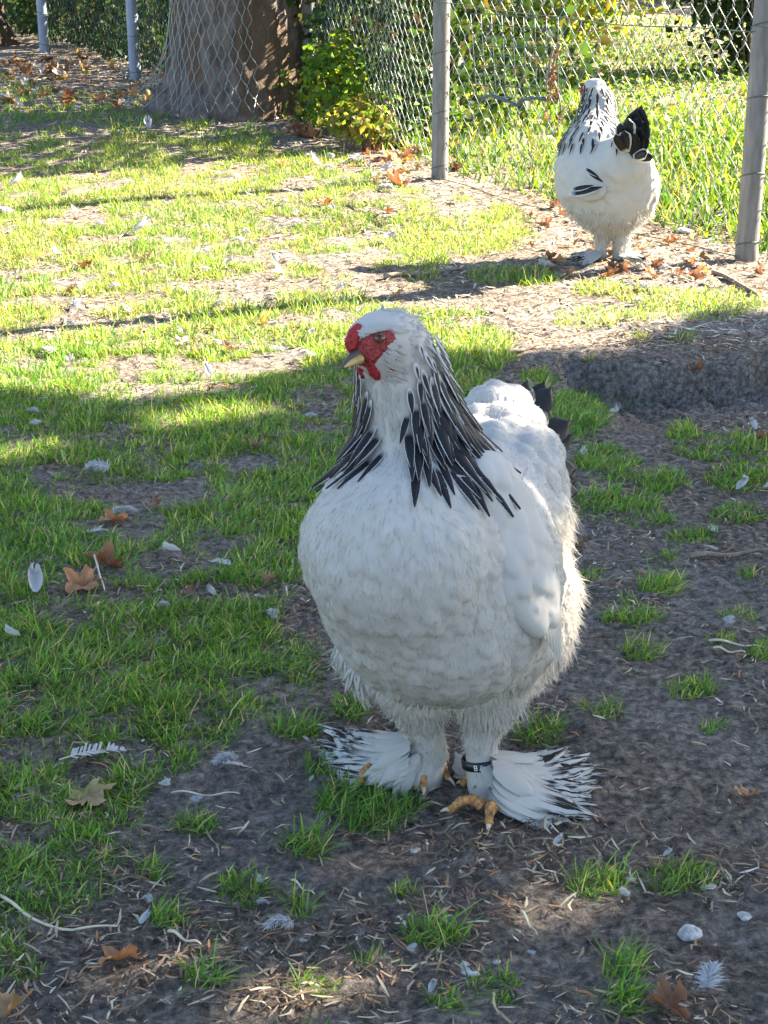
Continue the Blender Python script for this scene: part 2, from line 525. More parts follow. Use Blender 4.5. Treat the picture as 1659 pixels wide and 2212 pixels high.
gx = axis([(-60, -6, 8, .5), (-6, -1.4, .3, .02), (-1.4, 1.6, .0105, .0105), (1.6, 6, .02, .3), (6, 60, .5, 8)])
gy = axis([(-30, .6, 6, .1), (.6, 1.15, .05, .009), (1.15, 3.0, .0095, .0095), (3.0, 5.2, .010, .016), (5.2, 13, .02, .09), (13, 90, .12, 8)])
X, Y = np.meshgrid(gx, gy, indexing='ij')
Z = ground_z(X, Y)
near = (1 - sstep(6, 9, Y)) * sstep(.3, 1.0, Y)
clod = fbm(X * 34, Y * 34, octv=3, seed=21)
Z = Z + near * (.010 * (clod - .5) + .007 * np.clip(clod - .60, 0, 1) * 3 + .006 * (vnoise(X * 75, Y * 75, seed=23) - .5))
hol = np.clip(-hollow(X, Y) / .09, 0, 1)
Z = Z + near * hol * .12 * (fbm(X * 18, Y * 13, Z * 50, octv=5, seed=31) - .5)
nx, ny = len(gx), len(gy)
ii = np.arange(nx * ny).reshape(nx, ny)
F4 = np.stack([ii[:-1, :-1], ii[1:, :-1], ii[1:, 1:], ii[:-1, 1:]], -1).reshape(-1, 4)
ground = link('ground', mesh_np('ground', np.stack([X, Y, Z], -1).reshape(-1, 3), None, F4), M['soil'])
tag(ground, kind='structure')

# ================================================================== fence line
P2 = np.array([1.29, 5.47]); P1 = np.array([.256, 7.19])
PA = np.array([-1.73, 11.1]); PB = np.array([-2.75, 13.0])
PM = (P1 + PA) / 2 + np.array([.30, .22])              # stands behind the big trunk
PR = P2 + (P2 - P1) * 1.0
TRUNK = np.array([-.85, 9.50])

def trunk_r(z, th):
    z = np.asarray(z, float); th = np.asarray(th, float)
    fl = np.exp(-np.maximum(z, -.1) / .16)
    left = np.exp(-((np.mod(th - math.radians(185) + math.pi, 2 * math.pi) - math.pi) / .55) ** 2)
    return .352 + .05 * np.exp(-z / .9) + fl * (.09 + .05 * np.cos(th * 4 + .6) + .05 * np.cos(th * 7 + 2) + .20 * left)

fence = empty('chain_link_fence', (P1[0], P1[1], gz(*P1)), 'wire mesh fence on round grey posts running from the right edge to behind the trunk', 'fence')
FB = np.array([P1[0], P1[1], gz(*P1)])

def add_post(p, h, r, lean=(0, 0), m='post'):
    z0 = gz(*p); mb = MB()
    k = np.linspace(-.1, h, 14)
    pts = np.stack([lean[0] * k, lean[1] * k, k], 1)
    rr = r * (1 + .03 * (fbm(k * 5, k * 0, octv=2, seed=int(abs(p[0]) * 100)) - .5))
    mb.tube(pts, rr, 24)
    o = link('post', mb.mesh('post'), M[m], fence, (p[0] - FB[0], p[1] - FB[1], z0 - FB[2]))
    for hz in (.06, .30, .56, .80, 1.05):
        a = np.linspace(0, 2 * math.pi, 25); t = MB()
        t.tube(np.stack([lean[0] * hz + (r + .001) * np.cos(a), lean[1] * hz + (r + .001) * np.sin(a), hz + .012 * np.cos(a + p[0])], 1), .0022, 5, cap=False)
        link('wire_tie', t.mesh('wire_tie'), M['dark_wire'], o)
    return o
for p, r in ((P2, .040), (P1, .038), (PA, .040), (PB, .040), (PM, .038), (PR, .04)):
    add_post(p, 1.75, r, m='pipe' if p[0] < -1 else 'post')

STEP, HH, NH = .0385, .056, 30
def zig_mesh(name, pts, rad):
    mb = MB(); mb.tube(pts, rad, 4, cap=False); return mb.mesh(name, smooth=False)
zz = []
for k in range(NH + 1):
    xk = STEP if k % 2 else 0.0
    e = .0045 if k % 2 else -.0045
    zz += [(xk * .93 + .035 * STEP, e * .4, k * HH - .007), (xk, e, k * HH), (xk * .93 + .035 * STEP, e * .4, k * HH + .007)]
wire_me = zig_mesh('wire', np.array(zz), .0018)
wire_me.materials.append(M['wire'])

def run_wires(a, b, off=.043, me=None):
    d = (b - a); L = np.linalg.norm(d); d = d / L
    n = int(L / STEP); side = np.array([d[1], -d[0]])
    for i in range(n):
        q = a + d * (i * STEP) + side * 0
        bul = .012 * math.sin(i * .21)
        q = q + side * (off + bul) * -1
        o = link('wire', me or wire_me, None, fence)
        o.matrix_local = Matrix([[d[0], -d[1], 0, q[0] - FB[0]], [d[1], d[0], 0, q[1] - FB[1]], [0, 0, 1, gz(*q) - FB[2] + .01 + (HH if i % 2 else 0)], [0, 0, 0, 1]])
SB = np.array([.86, .51])
run_wires(P1, P2 + (P2 - P1) * .35)
run_wires(PM + np.array([-.15, .3]), P1)
net_me = zig_mesh('wire', np.array(zz), .0013)
net_me.materials.append(M['dark_wire'])
run_wires(PB, PA, me=net_me)
run_wires(PA, TRUNK + np.array([-.40, .30]), off=.0, me=net_me)
# the mesh that wraps the trunk
for i in range(24):
    th0 = math.radians(184 + i * 4.2)
    pts = []
    for k in range(23):
        z = k * .062 + .03
        lift = .012 + .03 * math.exp(-z * 3)
        th = th0 + (math.radians(4.2) if (k + i) % 2 else 0) + .02 * math.sin(i * 2.1 + k) + .10 * math.exp(-z * 4) * (i / 24)
        r = float(trunk_r(z, th)) + lift
        pts.append((TRUNK[0] + r * math.cos(th), TRUNK[1] + r * math.sin(th), gz(*TRUNK) + z))
    me = zig_mesh('wire', np.array(pts) - FB, .0022); me.materials.append(M['wire'])
    link('wire', me, None, fence)
# tension wires
for z, a, b in ((.80, PR, P2), (.78, P2, P1), (.80, P1, PM), (.8, PB, PA), (.02, P2, P1), (1.45, P2, P1), (1.45, P1, PM)):
    t = np.linspace(0, 1, 22)[:, None]
    q = a + (b - a) * t; sd = np.array([b[1] - a[1], a[0] - b[0]]); sd = -sd / np.linalg.norm(sd)
    q = q + sd * .045 * (1 if (b - a)[1] > 0 else -1) * 1
    zz_ = np.array([gz(*c) for c in q]) + z - .015 * np.sin(t[:, 0] * math.pi)
    mb = MB(); mb.tube(np.concatenate([q, zz_[:, None]], 1) - FB, .0022, 5)
    link('tension_wire', mb.mesh('tension_wire'), M['dark_wire'], fence)

# ================================================================== leaves in bulk
def leaf_cloud(P, size, Nrm, cols, seed, fold=.25):
    """one small folded leaf (four triangles) per point"""
    r = np.random.default_rng(seed); n = len(P)
    size = np.broadcast_to(size, (n,)) * r.uniform(.6, 1.3, n)
    nn = norm(Nrm + r.normal(0, .55, (n, 3)))
    d = norm(np.cross(nn, r.normal(0, 1, (n, 3)))); s = np.cross(nn, d)
    L = size[:, None]; w = L * r.uniform(.26, .40, (n, 1))
    a = P - d * L * .5; t = P + d * L * .5 - nn * L * .12
    l = P + s * w + nn * L * fold * .5; q = P - s * w + nn * L * fold * .5
    V = np.stack([a, l, P, q, t], 1).reshape(-1, 3)
    o = np.arange(n)[:, None] * 5
    F = np.concatenate([o + [0, 2, 1], o + [1, 2, 4], o + [0, 3, 2], o + [2, 3, 4]])
    return V, F, np.repeat(cols, 5, 0)

def mixcol(n, cols, w, seed, jit=.18):
    r = np.random.default_rng(seed)
    c = np.array(cols)[r.choice(len(cols), n, p=np.array(w) / sum(w))]
    return np.clip(c * r.uniform(1 - jit, 1 + jit, (n, 1)) * r.uniform(.93, 1.07, (n, 3)), .004, 1)

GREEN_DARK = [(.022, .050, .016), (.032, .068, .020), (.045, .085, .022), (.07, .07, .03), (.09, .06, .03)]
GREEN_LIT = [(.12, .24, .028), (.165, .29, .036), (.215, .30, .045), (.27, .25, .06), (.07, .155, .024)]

# ================================================================== trees
def tree(name, base, r0, h, label, bm, flare=1.0, rfun=None, lean=(0, 0), crown=None, ncrown=0, lsize=.13, cut=None, seed=1, nz=140):
    z0 = gz(*base) - .08
    t = empty(name, (base[0], base[1], z0), label, 'tree')
    nth = 120
    th = np.linspace(0, 2 * math.pi, nth, endpoint=False)
    zz = np.concatenate([np.linspace(-.05, 2.0, nz), np.linspace(2.1, h, 18)])
    Zg, T = np.meshgrid(zz, th, indexing='ij')
    R = rfun(Zg, T) if rfun else r0 * (1 - .35 * Zg / h) + r0 * .6 * flare * np.exp(-np.maximum(Zg, 0) / .18) * (1 + .35 * np.cos(5 * T + seed))
    R = R * (1 - .55 * np.clip((Zg - 2) / (h - 2), 0, 1))
    cx_, cy_ = np.cos(T), np.sin(T)
    rel = fbm(cx_ * 7 + 3, cy_ * 7, Zg * 3.2, octv=4, seed=seed) - .5
    pl = vnoise(cx_ * 3.2 + 9, cy_ * 3.2, Zg * 2.0, seed=seed + 5)
    rel2 = fbm(cx_ * 26 + 3, cy_ * 26, Zg * 9, octv=3, seed=seed + 9) - .5
    R = R * (1 + .075 * rel + .05 * rel2) + r0 * .055 * sstep(.5, .54, pl) * (1 if rfun is not None else .4) - r0 * .02 * np.abs(np.sin(T * 17 + 3 * rel))
    V = np.stack([R * cx_ + lean[0] * Zg, R * cy_ + lean[1] * Zg, Zg], -1).reshape(-1, 3)
    m_ = len(zz); I = np.arange(m_ * nth).reshape(m_, nth)
    F = np.stack([I[:-1], np.roll(I, -1, 1)[:-1], np.roll(I, -1, 1)[1:], I[1:]], -1).reshape(-1, 4)
    link('trunk', mesh_np('trunk', V, None, F), bm, t)
    if crown is not None:
        r = np.random.default_rng(seed)
        c, rad = np.array(crown[0]) - np.array([base[0], base[1], z0]), np.array(crown[1])
        for i in range(7):
            a = i * 2.4 + seed
            e = c + rad * np.array([math.cos(a) * .65, math.sin(a) * .65, r.uniform(-.3, .5)])
            s_ = np.array([lean[0] * h * .8, lean[1] * h * .8, h * (.62 + .05 * (i % 4))])
            k = np.linspace(0, 1, 8)[:, None]
            mb = MB(); mb.tube(s_ + (e - s_) * k + np.array([0, 0, 1.0]) * (k * (1 - k)) * .6, (r0 * .33) * (1 - .8 * k[:, 0]), 8)
            link('limb', mb.mesh('limb'), bm, t)
        n = ncrown
        nb = 90
        bc = norm(r.normal(0, 1, (nb, 3))) * r.uniform(.25, 1, (nb, 1)) ** .5
        P = bc[r.integers(0, nb, n)] * .86 + r.normal(0, .13, (n, 3))
        P = P[np.linalg.norm(P, axis=1) < 1.12] * rad + c
        if cut is not None:
            P = P[cut(P + np.array([base[0], base[1], z0]))]
        V, F, C = leaf_cloud(P, lsize, np.array([0, 0, 1.0]) + .0 * P, mixcol(len(P), GREEN_DARK[:4] + [(.10, .10, .03)], [2, 3, 3, 1, 1], seed), seed)
        link('crown', mesh_np('crown', V, F, None, col=C, smooth=False), M['crown'], t)
    return t

tree('plane_tree', TRUNK, .36, 6.5, 'thick plane tree trunk with peeling ochre bark and wire mesh around it', M['bark'], rfun=trunk_r, crown=((-.9, 9.9, 6.6), (2.6, 2.4, 1.9)), ncrown=7000, lsize=.17, seed=3)
tree('slender_tree', (-2.20, 13.7), .12, 6.0, 'narrow shaded grey trunk between the two pole posts', M['bark_dark'], crown=((-2.4, 14, 6.4), (2.0, 2.0, 1.5)), ncrown=2500, lsize=.18, seed=5, nz=60)
tree('corner_tree', (-3.42, 13.6), .19, 6.0, 'dark flared trunk in the top left corner', M['bark_dark'], flare=1.6, crown=((-3.8, 14, 6.4), (2.2, 2.2, 1.6)), ncrown=2500, lsize=.18, seed=6, nz=60)

# the tree that shades the foreground: gaps in its crown let single sunbeams through
beams = []                                         # (point, radius) on the ground or on the hen
for vx, vy, r in ((835, 1850, .062), (1180, 1962, .058), (690, 2135, .070), (370, 2080, .052), (5, 985, .09), (440, 905, .11), (1235, 835, .07)):
    beams.append((G(vx, vy), r))
for vx, vy, Yb, r in ((1110, 880, 2.0, .085), (1150, 1062, 1.78, .058), (1118, 1165, 1.70, .055), (1232, 1265, 1.86, .095), (905, 690, 1.68, .055)):
    beams.append((W(vx, vy, Yb), r))
BP = np.array([b[0] for b in beams]); BR = np.array([b[1] for b in beams])
nh = np.array([-math.sin(SUN_AZ), math.cos(SUN_AZ)])
def crown_cut(P):
    keep = np.ones(len(P), bool)
    for p, r in zip(BP, BR):
        if r <= 0: continue
        q = P - p; q = q - (q @ S)[:, None] * S
        keep &= np.linalg.norm(q, axis=1) > r
    e = P[:, :2] @ nh                                # the crown's outer edge as the sun sees it
    al = P[:, 0] * math.cos(SUN_AZ) + P[:, 1] * math.sin(SUN_AZ) - P[:, 2] / math.tan(SUN_EL)
    edge = 3.66 + .28 * (vnoise(al * 1.6, al * 0, seed=4) - .5) + .10 * np.sin(al * 5)
    return keep & (e < edge + np.random.default_rng(2).normal(0, .05, len(P)))
tree('shade_tree', (8.0, 4.2), .22, 7.0, 'tall leafy tree outside the fence whose shade covers the foreground', M['bark_dark'], crown=((8.0, 4.5, 5.3), (3.7, 4.6, 2.7)), ncrown=52000, lsize=.17, cut=crown_cut, seed=11, nz=50)

# ================================================================== hedge, shrubs, weeds
def shell(n, lo, hi, seed, front=.6):
    r = np.random.default_rng(seed)
    lo, hi = np.array(lo), np.array(hi)
    P = r.uniform(0, 1, (n, 3))
    m = r.uniform(0, 1, n) < front
    P[m, 1] = P[m, 1] ** 2 * .35
    return lo + P * (hi - lo)

# long hedge behind the fence: local frame along the fence
HD = norm((P1 - PB)); HN = np.array([-HD[1], HD[0]])
if HN[1] < 0: HN = -HN
def hedge_pts(n, s0, s1, d0, d1, h0, h1, seed):
    P = shell(n, (s0, d0, h0), (s1, d1, h1), seed)
    bulge = .35 * (fbm(P[:, 0] * 1.4, P[:, 2] * 1.4, octv=3, seed=seed) - .5)
    q = PB + P[:, :1] * HD + (P[:, 1:2] + bulge[:, None]) * HN
    z = ground_z(q[:, 0], q[:, 1], False) + P[:, 2]
    return np.concatenate([q, z[:, None]], 1)
SL = float(np.linalg.norm(P1 - PB))
ho = PB + HD * (SL * .5) + HN * .7
hedge = empty('hedge', (ho[0], ho[1], gz(*ho)), 'dark dense hedge behind the left part of the fence', 'hedge')
hb = np.array([ho[0], ho[1], gz(*ho)])
Ph = hedge_pts(44000, -4.0, SL - .75, .30, 1.5, .02, 2.3, 41)
gapm = ~((Ph[:, 0] < -2.3) & (Ph[:, 2] > 99))
Ph = Ph[gapm]
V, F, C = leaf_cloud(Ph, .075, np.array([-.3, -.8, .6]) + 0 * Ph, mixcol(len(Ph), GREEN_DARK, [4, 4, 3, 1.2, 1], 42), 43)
link('foliage', mesh_np('foliage', V - hb, F, None, col=C, smooth=False), M['leaf'], hedge)
for i in range(46):
    s_ = -3.8 + (SL + 2.6) * i / 46; q = PB + HD * s_ + HN * (.75 + .3 * math.sin(i * 2.3)); r = random.Random(i)
    z0 = gz(*q); mb = MB()
    k = np.linspace(0, 1, 7)[:, None]
    mb.tube(np.array([q[0], q[1], z0]) + k * np.array([r.uniform(-.3, .3), r.uniform(-.3, .2), r.uniform(1.4, 2.1)]) + .05 * np.sin(k * 9 + i) - hb, .016 * (1 - .7 * k[:, 0]), 5)
    link('stem', mb.mesh('stem'), M['bark_dark'], hedge)

def shrub(name, c, rad, n, size, cols, w, label, seed, cat='shrub', stems=10, up=.5, m='leaf'):
    r = np.random.default_rng(seed)
    b = np.array([c[0], c[1], gz(c[0], c[1])])
    t = empty(name, b, label, cat)
    nb = 40
    bc = norm(r.normal(0, 1, (nb, 3))) * r.uniform(.3, 1, (nb, 1)) ** .6
    P = bc[r.integers(0, nb, n)] * .85 + r.normal(0, .16, (n, 3))
    P = P * np.array(rad) + np.array([0, 0, rad[2] * .95])
    P = P[P[:, 2] > .02]
    V, F, C = leaf_cloud(P, size, np.array([0, -.3, up]) + .6 * norm(P - [0, 0, rad[2]]), mixcol(len(P), cols, w, seed), seed)
    link('foliage', mesh_np('foliage', V, F, None, col=C, smooth=False), M[m], t)
    for i in range(stems):
        e = bc[i] * np.array(rad) * .8 + np.array([0, 0, rad[2]]); e[2] = max(e[2], .1)
        k = np.linspace(0, 1, 6)[:, None]; mb = MB()
        mb.tube(np.array([e[0] * .15, e[1] * .15, -.03]) * (1 - k) + e * k, .007 * (1 - .7 * k[:, 0]), 5)
        link('stem', mb.mesh('stem'), M['twig'], t)
    return t

# bright leafy shrub growing through the fence right of the trunk
shrub('bush', (-.25, 8.55), (.24, .25, .30), 900, .050, GREEN_LIT, [3, 3, 2, .6, 3], 'bright green bush growing through the fence right of the trunk', 51, m='lit_leaf')
shrub('bush', (-.10, 8.00), (.20, .22, .13), 500, .050, [(.24, .26, .06), (.30, .26, .08), (.14, .22, .04)], [2, 2, 2], 'low yellow-green bush at the fence foot left of the thin grey post', 52, m='lit_leaf')
# dark evergreen in the far right corner and a screen of greenery that closes the view
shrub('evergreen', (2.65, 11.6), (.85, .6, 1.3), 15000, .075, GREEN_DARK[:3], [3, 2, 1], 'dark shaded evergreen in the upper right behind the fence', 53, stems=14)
for i, (x, y, rx, ry, rz, lab) in enumerate(((1.25, 12.6, .75, .6, .62, 'sunlit yellow-green shrub far behind the fence, middle of the backdrop'),
                                             (.25, 11.2, .6, .6, .75, 'olive green shrub behind the fence right of the hedge'),
                                             (5.6, 14.5, 1.6, 1.2, 1.7, 'broad green shrub far to the right behind the evergreen'),
                                             (-4.6, 16.5, 1.6, 1.0, 1.6, 'sunlit shrub glimpsed beside the corner trunk'),
                                             (2.1, 14.8, 1.0, .7, .95, 'dull green shrub left of the dark evergreen'), (.9, 16.0, 1.2, .8, 1.2, 'leafy shrub in the gap above the far hen'))):
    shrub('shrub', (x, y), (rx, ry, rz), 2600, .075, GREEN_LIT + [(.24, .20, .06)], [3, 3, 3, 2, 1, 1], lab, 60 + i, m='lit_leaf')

dh = empty('distant_hedge', (2.0, 19.5, gz(2.0, 19.5)), 'tall green hedge closing the garden far behind the fence', 'hedge')
db = np.array([2.0, 19.5, gz(2.0, 19.5)])
Pd = shell(24000, (-11, -.6, .0), (12, 1.0, 3.2), 91) * np.array([1, 1, 1]); Pd[:, 1] += .5 * (fbm(Pd[:, 0] * .8, Pd[:, 2] * .8, octv=3, seed=4) - .5)
V, F, C = leaf_cloud(Pd, .16, np.array([0, -.8, .6]) + 0 * Pd, mixcol(len(Pd), GREEN_DARK[1:3] + GREEN_LIT[:2] + [(.16, .12, .05)], [3, 3, 1, 1, .5], 92, .4), 93)
link('foliage', mesh_np('foliage', V, F, None, col=C, smooth=False), M['leaf'], dh)
for i in range(24):
    x_ = -10.5 + 22 * i / 23; mb = MB(); k = np.linspace(0, 1, 5)[:, None]
    mb.tube(np.array([x_, .4, -.1]) + k * np.array([.2 * math.sin(i), .1, 2.8]), .03 * (1 - .7 * k[:, 0]), 6); link('stem', mb.mesh('stem'), M['bark_dark'], dh)

# lush herbage outside the fence
def beyond(x, y):
    """distance outside the fence line (positive = garden side)"""
    out = None
    for a, b, c in ((P2, P1, None), (P1, PA, None)):
        d = norm(b - a); nn = np.array([d[1], -d[0]])
        q = (x - a[0]) * nn[0] + (y - a[1]) * nn[1]
        out = q if out is None else np.where(np.asarray(y) > P1[1], q, out)
    return out

def blades(px, py, L, w, lean, cols, seed, segs=2, zoff=0, stiff=1.0, az=None):
    """grass blades as tapering bent strips"""
    r = np.random.default_rng(seed); n = len(px)
    az = r.uniform(0, 2 * math.pi, n) if az is None else az
    d = np.stack([np.cos(az), np.sin(az), 0 * az], 1); s = np.stack([-np.sin(az + .7), np.cos(az + .7), 0 * az], 1)
    z = ground_z(px, py) + zoff
    B = np.stack([px, py, z - .004], 1); up = np.array([0, 0, 1.0])
    L = L[:, None]; w = w[:, None]; lean = lean[:, None]
    rings = []
    for k in range(segs + 1):
        t = k / (segs + .35)
        c = B + up * L * t * (1 - .35 * lean * t) * np.sqrt(np.clip(1 - (lean * .8) ** 2, .05, 1)) + d * L * lean * t ** 1.6
        ww = w * (1 - .55 * t)
        rings.append((c - s * ww * .5, c + s * ww * .5))
    tip = B + up * L * (1 - .35 * lean) * np.sqrt(np.clip(1 - (lean * .8) ** 2, .05, 1)) + d * L * lean
    V = np.stack([q for rg in rings for q in rg] + [tip], 1)
    m = 2 * (segs + 1) + 1; o = np.arange(n)[:, None] * m
    F4 = np.concatenate([o + [2 * k, 2 * k + 1, 2 * k + 3, 2 * k + 2] for k in range(segs)])
    F3 = o + [2 * segs, 2 * segs + 1, m - 1]
    return V.reshape(-1, 3), F3, F4, np.repeat(cols, m, 0)

n = 90000
yy = 5.0 + 11.5 * RNG.uniform(0, 1, n) ** 1.5; xx = RNG.uniform(-1.2, 6.5, n)
bd = beyond(xx, yy)
m = (bd > .06) & (xx < .36 * yy + .9) & (RNG.uniform(0, 1, n) < sstep(.02, .25, bd) * (.5 + .9 * fbm(xx * 1.5, yy * 1.5, seed=71)))
xx, yy, bd = xx[m], yy[m], bd[m]
hh = (.05 + .19 * fbm(xx * 1.1, yy * 1.1, octv=3, seed=72)) * sstep(0, .5, bd + .15) * np.where((yy > 8.6) & (xx > 1.35), .35, 1) * RNG.uniform(.6, 1.3, len(xx))
V, F3, F4, C = blades(xx, yy, hh, RNG.uniform(.006, .015, len(xx)), RNG.uniform(.25, 1.0, len(xx)), mixcol(len(xx), GREEN_LIT + [(.50, .42, .20), (.05, .12, .02)], [1.5, 2, 2.5, 1.5, 3.5, 1.6, 6], 73, .55), 74, segs=1)
tag(link('tall_grass', mesh_np('tall_grass', V, F3, F4, col=C, smooth=False), M['grass']), 'tall sunlit grass and weeds growing outside the fence', 'grass', kind='stuff')
n = 16000
yy = 5.2 + 9 * RNG.uniform(0, 1, n) ** 1.4; xx = RNG.uniform(-.8, 5.5, n); bd = beyond(xx, yy)
m = (bd > .05) & (fbm(xx * 2, yy * 2, seed=75) > .42)
xx, yy = xx[m], yy[m]
P = np.stack([xx, yy, ground_z(xx, yy) + RNG.uniform(.02, .30, len(xx)) * np.where((yy > 8.6) & (xx > 1.35), .4, 1)], 1)
V, F, C = leaf_cloud(P, .040, np.array([0, -.2, 1.0]) + 0 * P, mixcol(len(P), GREEN_LIT + [(.40, .24, .08)], [3, 3, 2, 1, 2, .5], 76), 77)
tag(link('weed_leaves', mesh_np('weed_leaves', V, F, None, col=C, smooth=False), M['leaf']), 'broad sunlit weed leaves among the tall grass outside the fence', 'weeds', kind='stuff')

# ================================================================== lawn
XB = np.array([(150, -60), (195, 120), (215, 430), (262, 480), (290, 620), (340, 760), (400, 860), (450, 1120), (520, 1150), (580, 960), (640, 960), (700, 1080), (760, 1110), (820, 1060), (900, 1160),
               (1000, 900), (1100, 720), (1300, 715), (1400, 690), (1480, 670), (1560, 560), (1620, 430), (1700, 330), (1800, 290), (1880, 250), (1950, 180), (2010, 90), (2050, -80), (2600, -300)], float)
TUFTS = [(760, 1535, 48, 34, 1), (640, 1580, 60, 22, 1), (1165, 1578, 62, 34, 1), (1298, 1545, 48, 16, .9), (1540, 1575, 42, 16, .9), (1490, 1490, 62, 24, .9), (1385, 1410, 52, 18, 1), (1370, 1337, 78, 18, 1),
         (1340, 1300, 26, 10, .8), (1425, 1268, 52, 26, 1), (1280, 1248, 36, 24, 1), (1612, 1245, 24, 14, .8), (1500, 1162, 66, 20, 1), (1440, 1210, 36, 14, .8), (1385, 1122, 80, 22, .9), (1330, 1085, 120, 30, 1),
         (1310, 1000, 80, 48, 1), (1245, 900, 80, 62, 1), (1368, 865, 38, 22, 1), (1430, 1045, 66, 24, 1), (1550, 965, 110, 34, 1), (1600, 1035, 80, 34, 1), (1480, 940, 40, 20, .9), (1560, 1380, 34, 16, .9),
         (1640, 1410, 34, 26, .9), (1600, 1335, 50, 12, .8), (1600, 1110, 70, 22, .9), (1280, 1110, 60, 22, .8), (1175, 760, 0, 0, 0), (800, 1740, 120, 75, 1), (720, 1650, 70, 40, .8), (660, 1830, 58, 26, 1), (525, 1925, 68, 40, 1),
         (640, 1962, 46, 20, 1), (360, 1985, 48, 28, 1), (430, 1790, 54, 22, 1), (330, 1880, 48, 22, .9), (465, 2003, 24, 12, .8), (870, 1930, 38, 14, .9), (935, 2025, 80, 36, 1), (1290, 1915, 66, 40, 1), (1460, 1900, 98, 38, 1),
         (1345, 2095, 54, 26, 1), (1340, 2170, 54, 32, 1), (1070, 2135, 66, 45, 1), (960, 2170, 50, 30, .8), (690, 2135, 62, 26, 1), (440, 2128, 54, 22, .9), (800, 2085, 32, 12, .8), (30, 2095, 70, 52, 1), (1380, 730, 28, 8, .9),
         (1470, 733, 34, 8, .9), (1270, 775, 18, 5, .8), (1420, 680, 240, 18, .8), (1560, 660, 130, 16, .9), (1110, 600, 120, 24, 1), (1300, 625, 70, 20, .8), (1400, 640, 80, 22, .8), (1530, 640, 130, 16, .8), (1260, 700, 80, 14, .8),
         (1000, 530, 130, 28, .9), (900, 490, 150, 22, .9), (1050, 480, 120, 18, .7), (530, 1410, 0, 0, 0), (1160, 830, 40, 30, .9), (1010, 760, 110, 60, 1), (1640, 1000, 60, 30, .8), (750, 2060, 40, 12, .3), (150, 245, 160, 16, .8)]
BARE = [(330, 1075, 150, 30, 1), (540, 1000, 70, 22, .9), (300, 1140, 70, 40, .85), (380, 1220, 110, 26, .8), (220, 1290, 130, 20, .9), (470, 1285, 120, 18, .8), (160, 1060, 70, 22, .8), (130, 1330, 70, 14, .8), (600, 1270, 60, 18, .7),
        (480, 1180, 60, 20, .7), (560, 1480, 70, 30, .6), (620, 1520, 60, 30, .7), (600, 620, 260, 16, .85), (150, 655, 130, 14, .8), (200, 705, 150, 12, .7), (720, 560, 170, 14, .7), (1000, 650, 160, 24, .9), (880, 620, 90, 14, .8),
        (420, 845, 140, 14, .7), (250, 945, 60, 14, .5), (480, 920, 0, 0, 0), (680, 860, 70, 16, .6), (60, 780, 60, 20, .5), (20, 1810, 60, 30, .8), (60, 1640, 80, 22, .5), (300, 985, 60, 14, .4), (740, 700, 90, 12, .5), (560, 445, 150, 10, .5), (850, 430, 120, 14, .6)]

def lawn(x, y):
    z = ground_z(x, y, False)
    vx, vy = project(x, y, z)
    jx = 70 * (fbm(x * 5, y * 5, octv=3, seed=81) - .5) * np.clip(vy / 900, .4, 1.4)
    xb = np.interp(vy, XB[:, 0], XB[:, 1])
    soft = 45 * np.clip(vy / 900, .4, 1.5)
    base = sstep(soft, -soft, vx + jx - xb)
    patch = fbm(x * 7.5, y * 5.5, octv=4, seed=82)
    sunny = sstep(950, 700, vy)
    base = base * sstep(.22 + .17 * sunny, .34 + .15 * sunny, patch)
    for a, b, rx, ry, w in BARE:
        if rx == 0: continue
        q = ((vx - a + jx * .6) / rx) ** 2 + ((vy - b + jx * .2) / ry) ** 2
        base = base * (1 - w * sstep(1.25, .7, q))
    tz = 0 * base
    wob = .55 * (fbm(x * 22, y * 22, octv=2, seed=83) - .5)
    for a, b, rx, ry, w in TUFTS:
        if rx == 0: continue
        q = ((vx - a) / rx) ** 2 + ((vy - b) / ry) ** 2 + wob
        tz = np.maximum(tz, w * sstep(1.05, .55, q))
    off = ((vx > 1700) | (vy > 2260)) & (vy > 700)
    tz = np.maximum(tz, off * sstep(.60, .68, fbm(x * 6, y * 6, octv=3, seed=84)))
    out = np.maximum(base, tz)
    out = out * (beyond(x, y) < -.12)
    r_ = np.hypot(x - TRUNK[0], y - TRUNK[1])
    return out * (r_ > .5), tz > base

def scatter(n, y0, y1, pw, seed):
    r = np.random.default_rng(seed)
    y = y0 + (y1 - y0) * r.uniform(0, 1, n) ** pw
    x = r.uniform(-1, 1, n) * (.30 * y + .45)
    return x, y

LAWN_GREEN = [(.090, .215, .032), (.13, .28, .043), (.185, .325, .056), (.26, .355, .07), (.40, .38, .12), (.52, .45, .26)]
def grow(n, y0, y1, pw, L0, L1, w0, w1, seed, cw, segs):
    x, y = scatter(n, y0, y1, pw, seed)
    mk, tuft = lawn(x, y)
    r = np.random.default_rng(seed + 1)
    k = r.uniform(0, 1, n) < mk * .97
    x, y, mk, tuft = x[k], y[k], mk[k], tuft[k]
    cl = fbm(x * 16, y * 16, octv=2, seed=85)
    L = r.uniform(L0, L1, len(x)) * (.5 + .65 * mk) * (.30 + 1.45 * cl) * np.where(r.uniform(0, 1, len(x)) < .06, 1.6, 1)
    az = 2 * math.pi * 1.6 * fbm(x * 7, y * 7, octv=2, seed=86) + r.normal(0, 1.7, len(x))
    lean = np.clip(r.normal(.74, .28, len(x)) + .15 * (cl - .5), .12, 1.0)
    c = mixcol(len(x), LAWN_GREEN, cw, seed + 2, .42)
    hue = fbm(x * 2.2, y * 2.2, octv=3, seed=87)
    c = c * (1 + .5 * (hue[:, None] - .5) * np.array([1.3, .5, .6]))
    return blades(x, y, L, r.uniform(w0, w1, len(x)), lean, np.clip(c, .004, .6), seed + 3, segs, az=az)
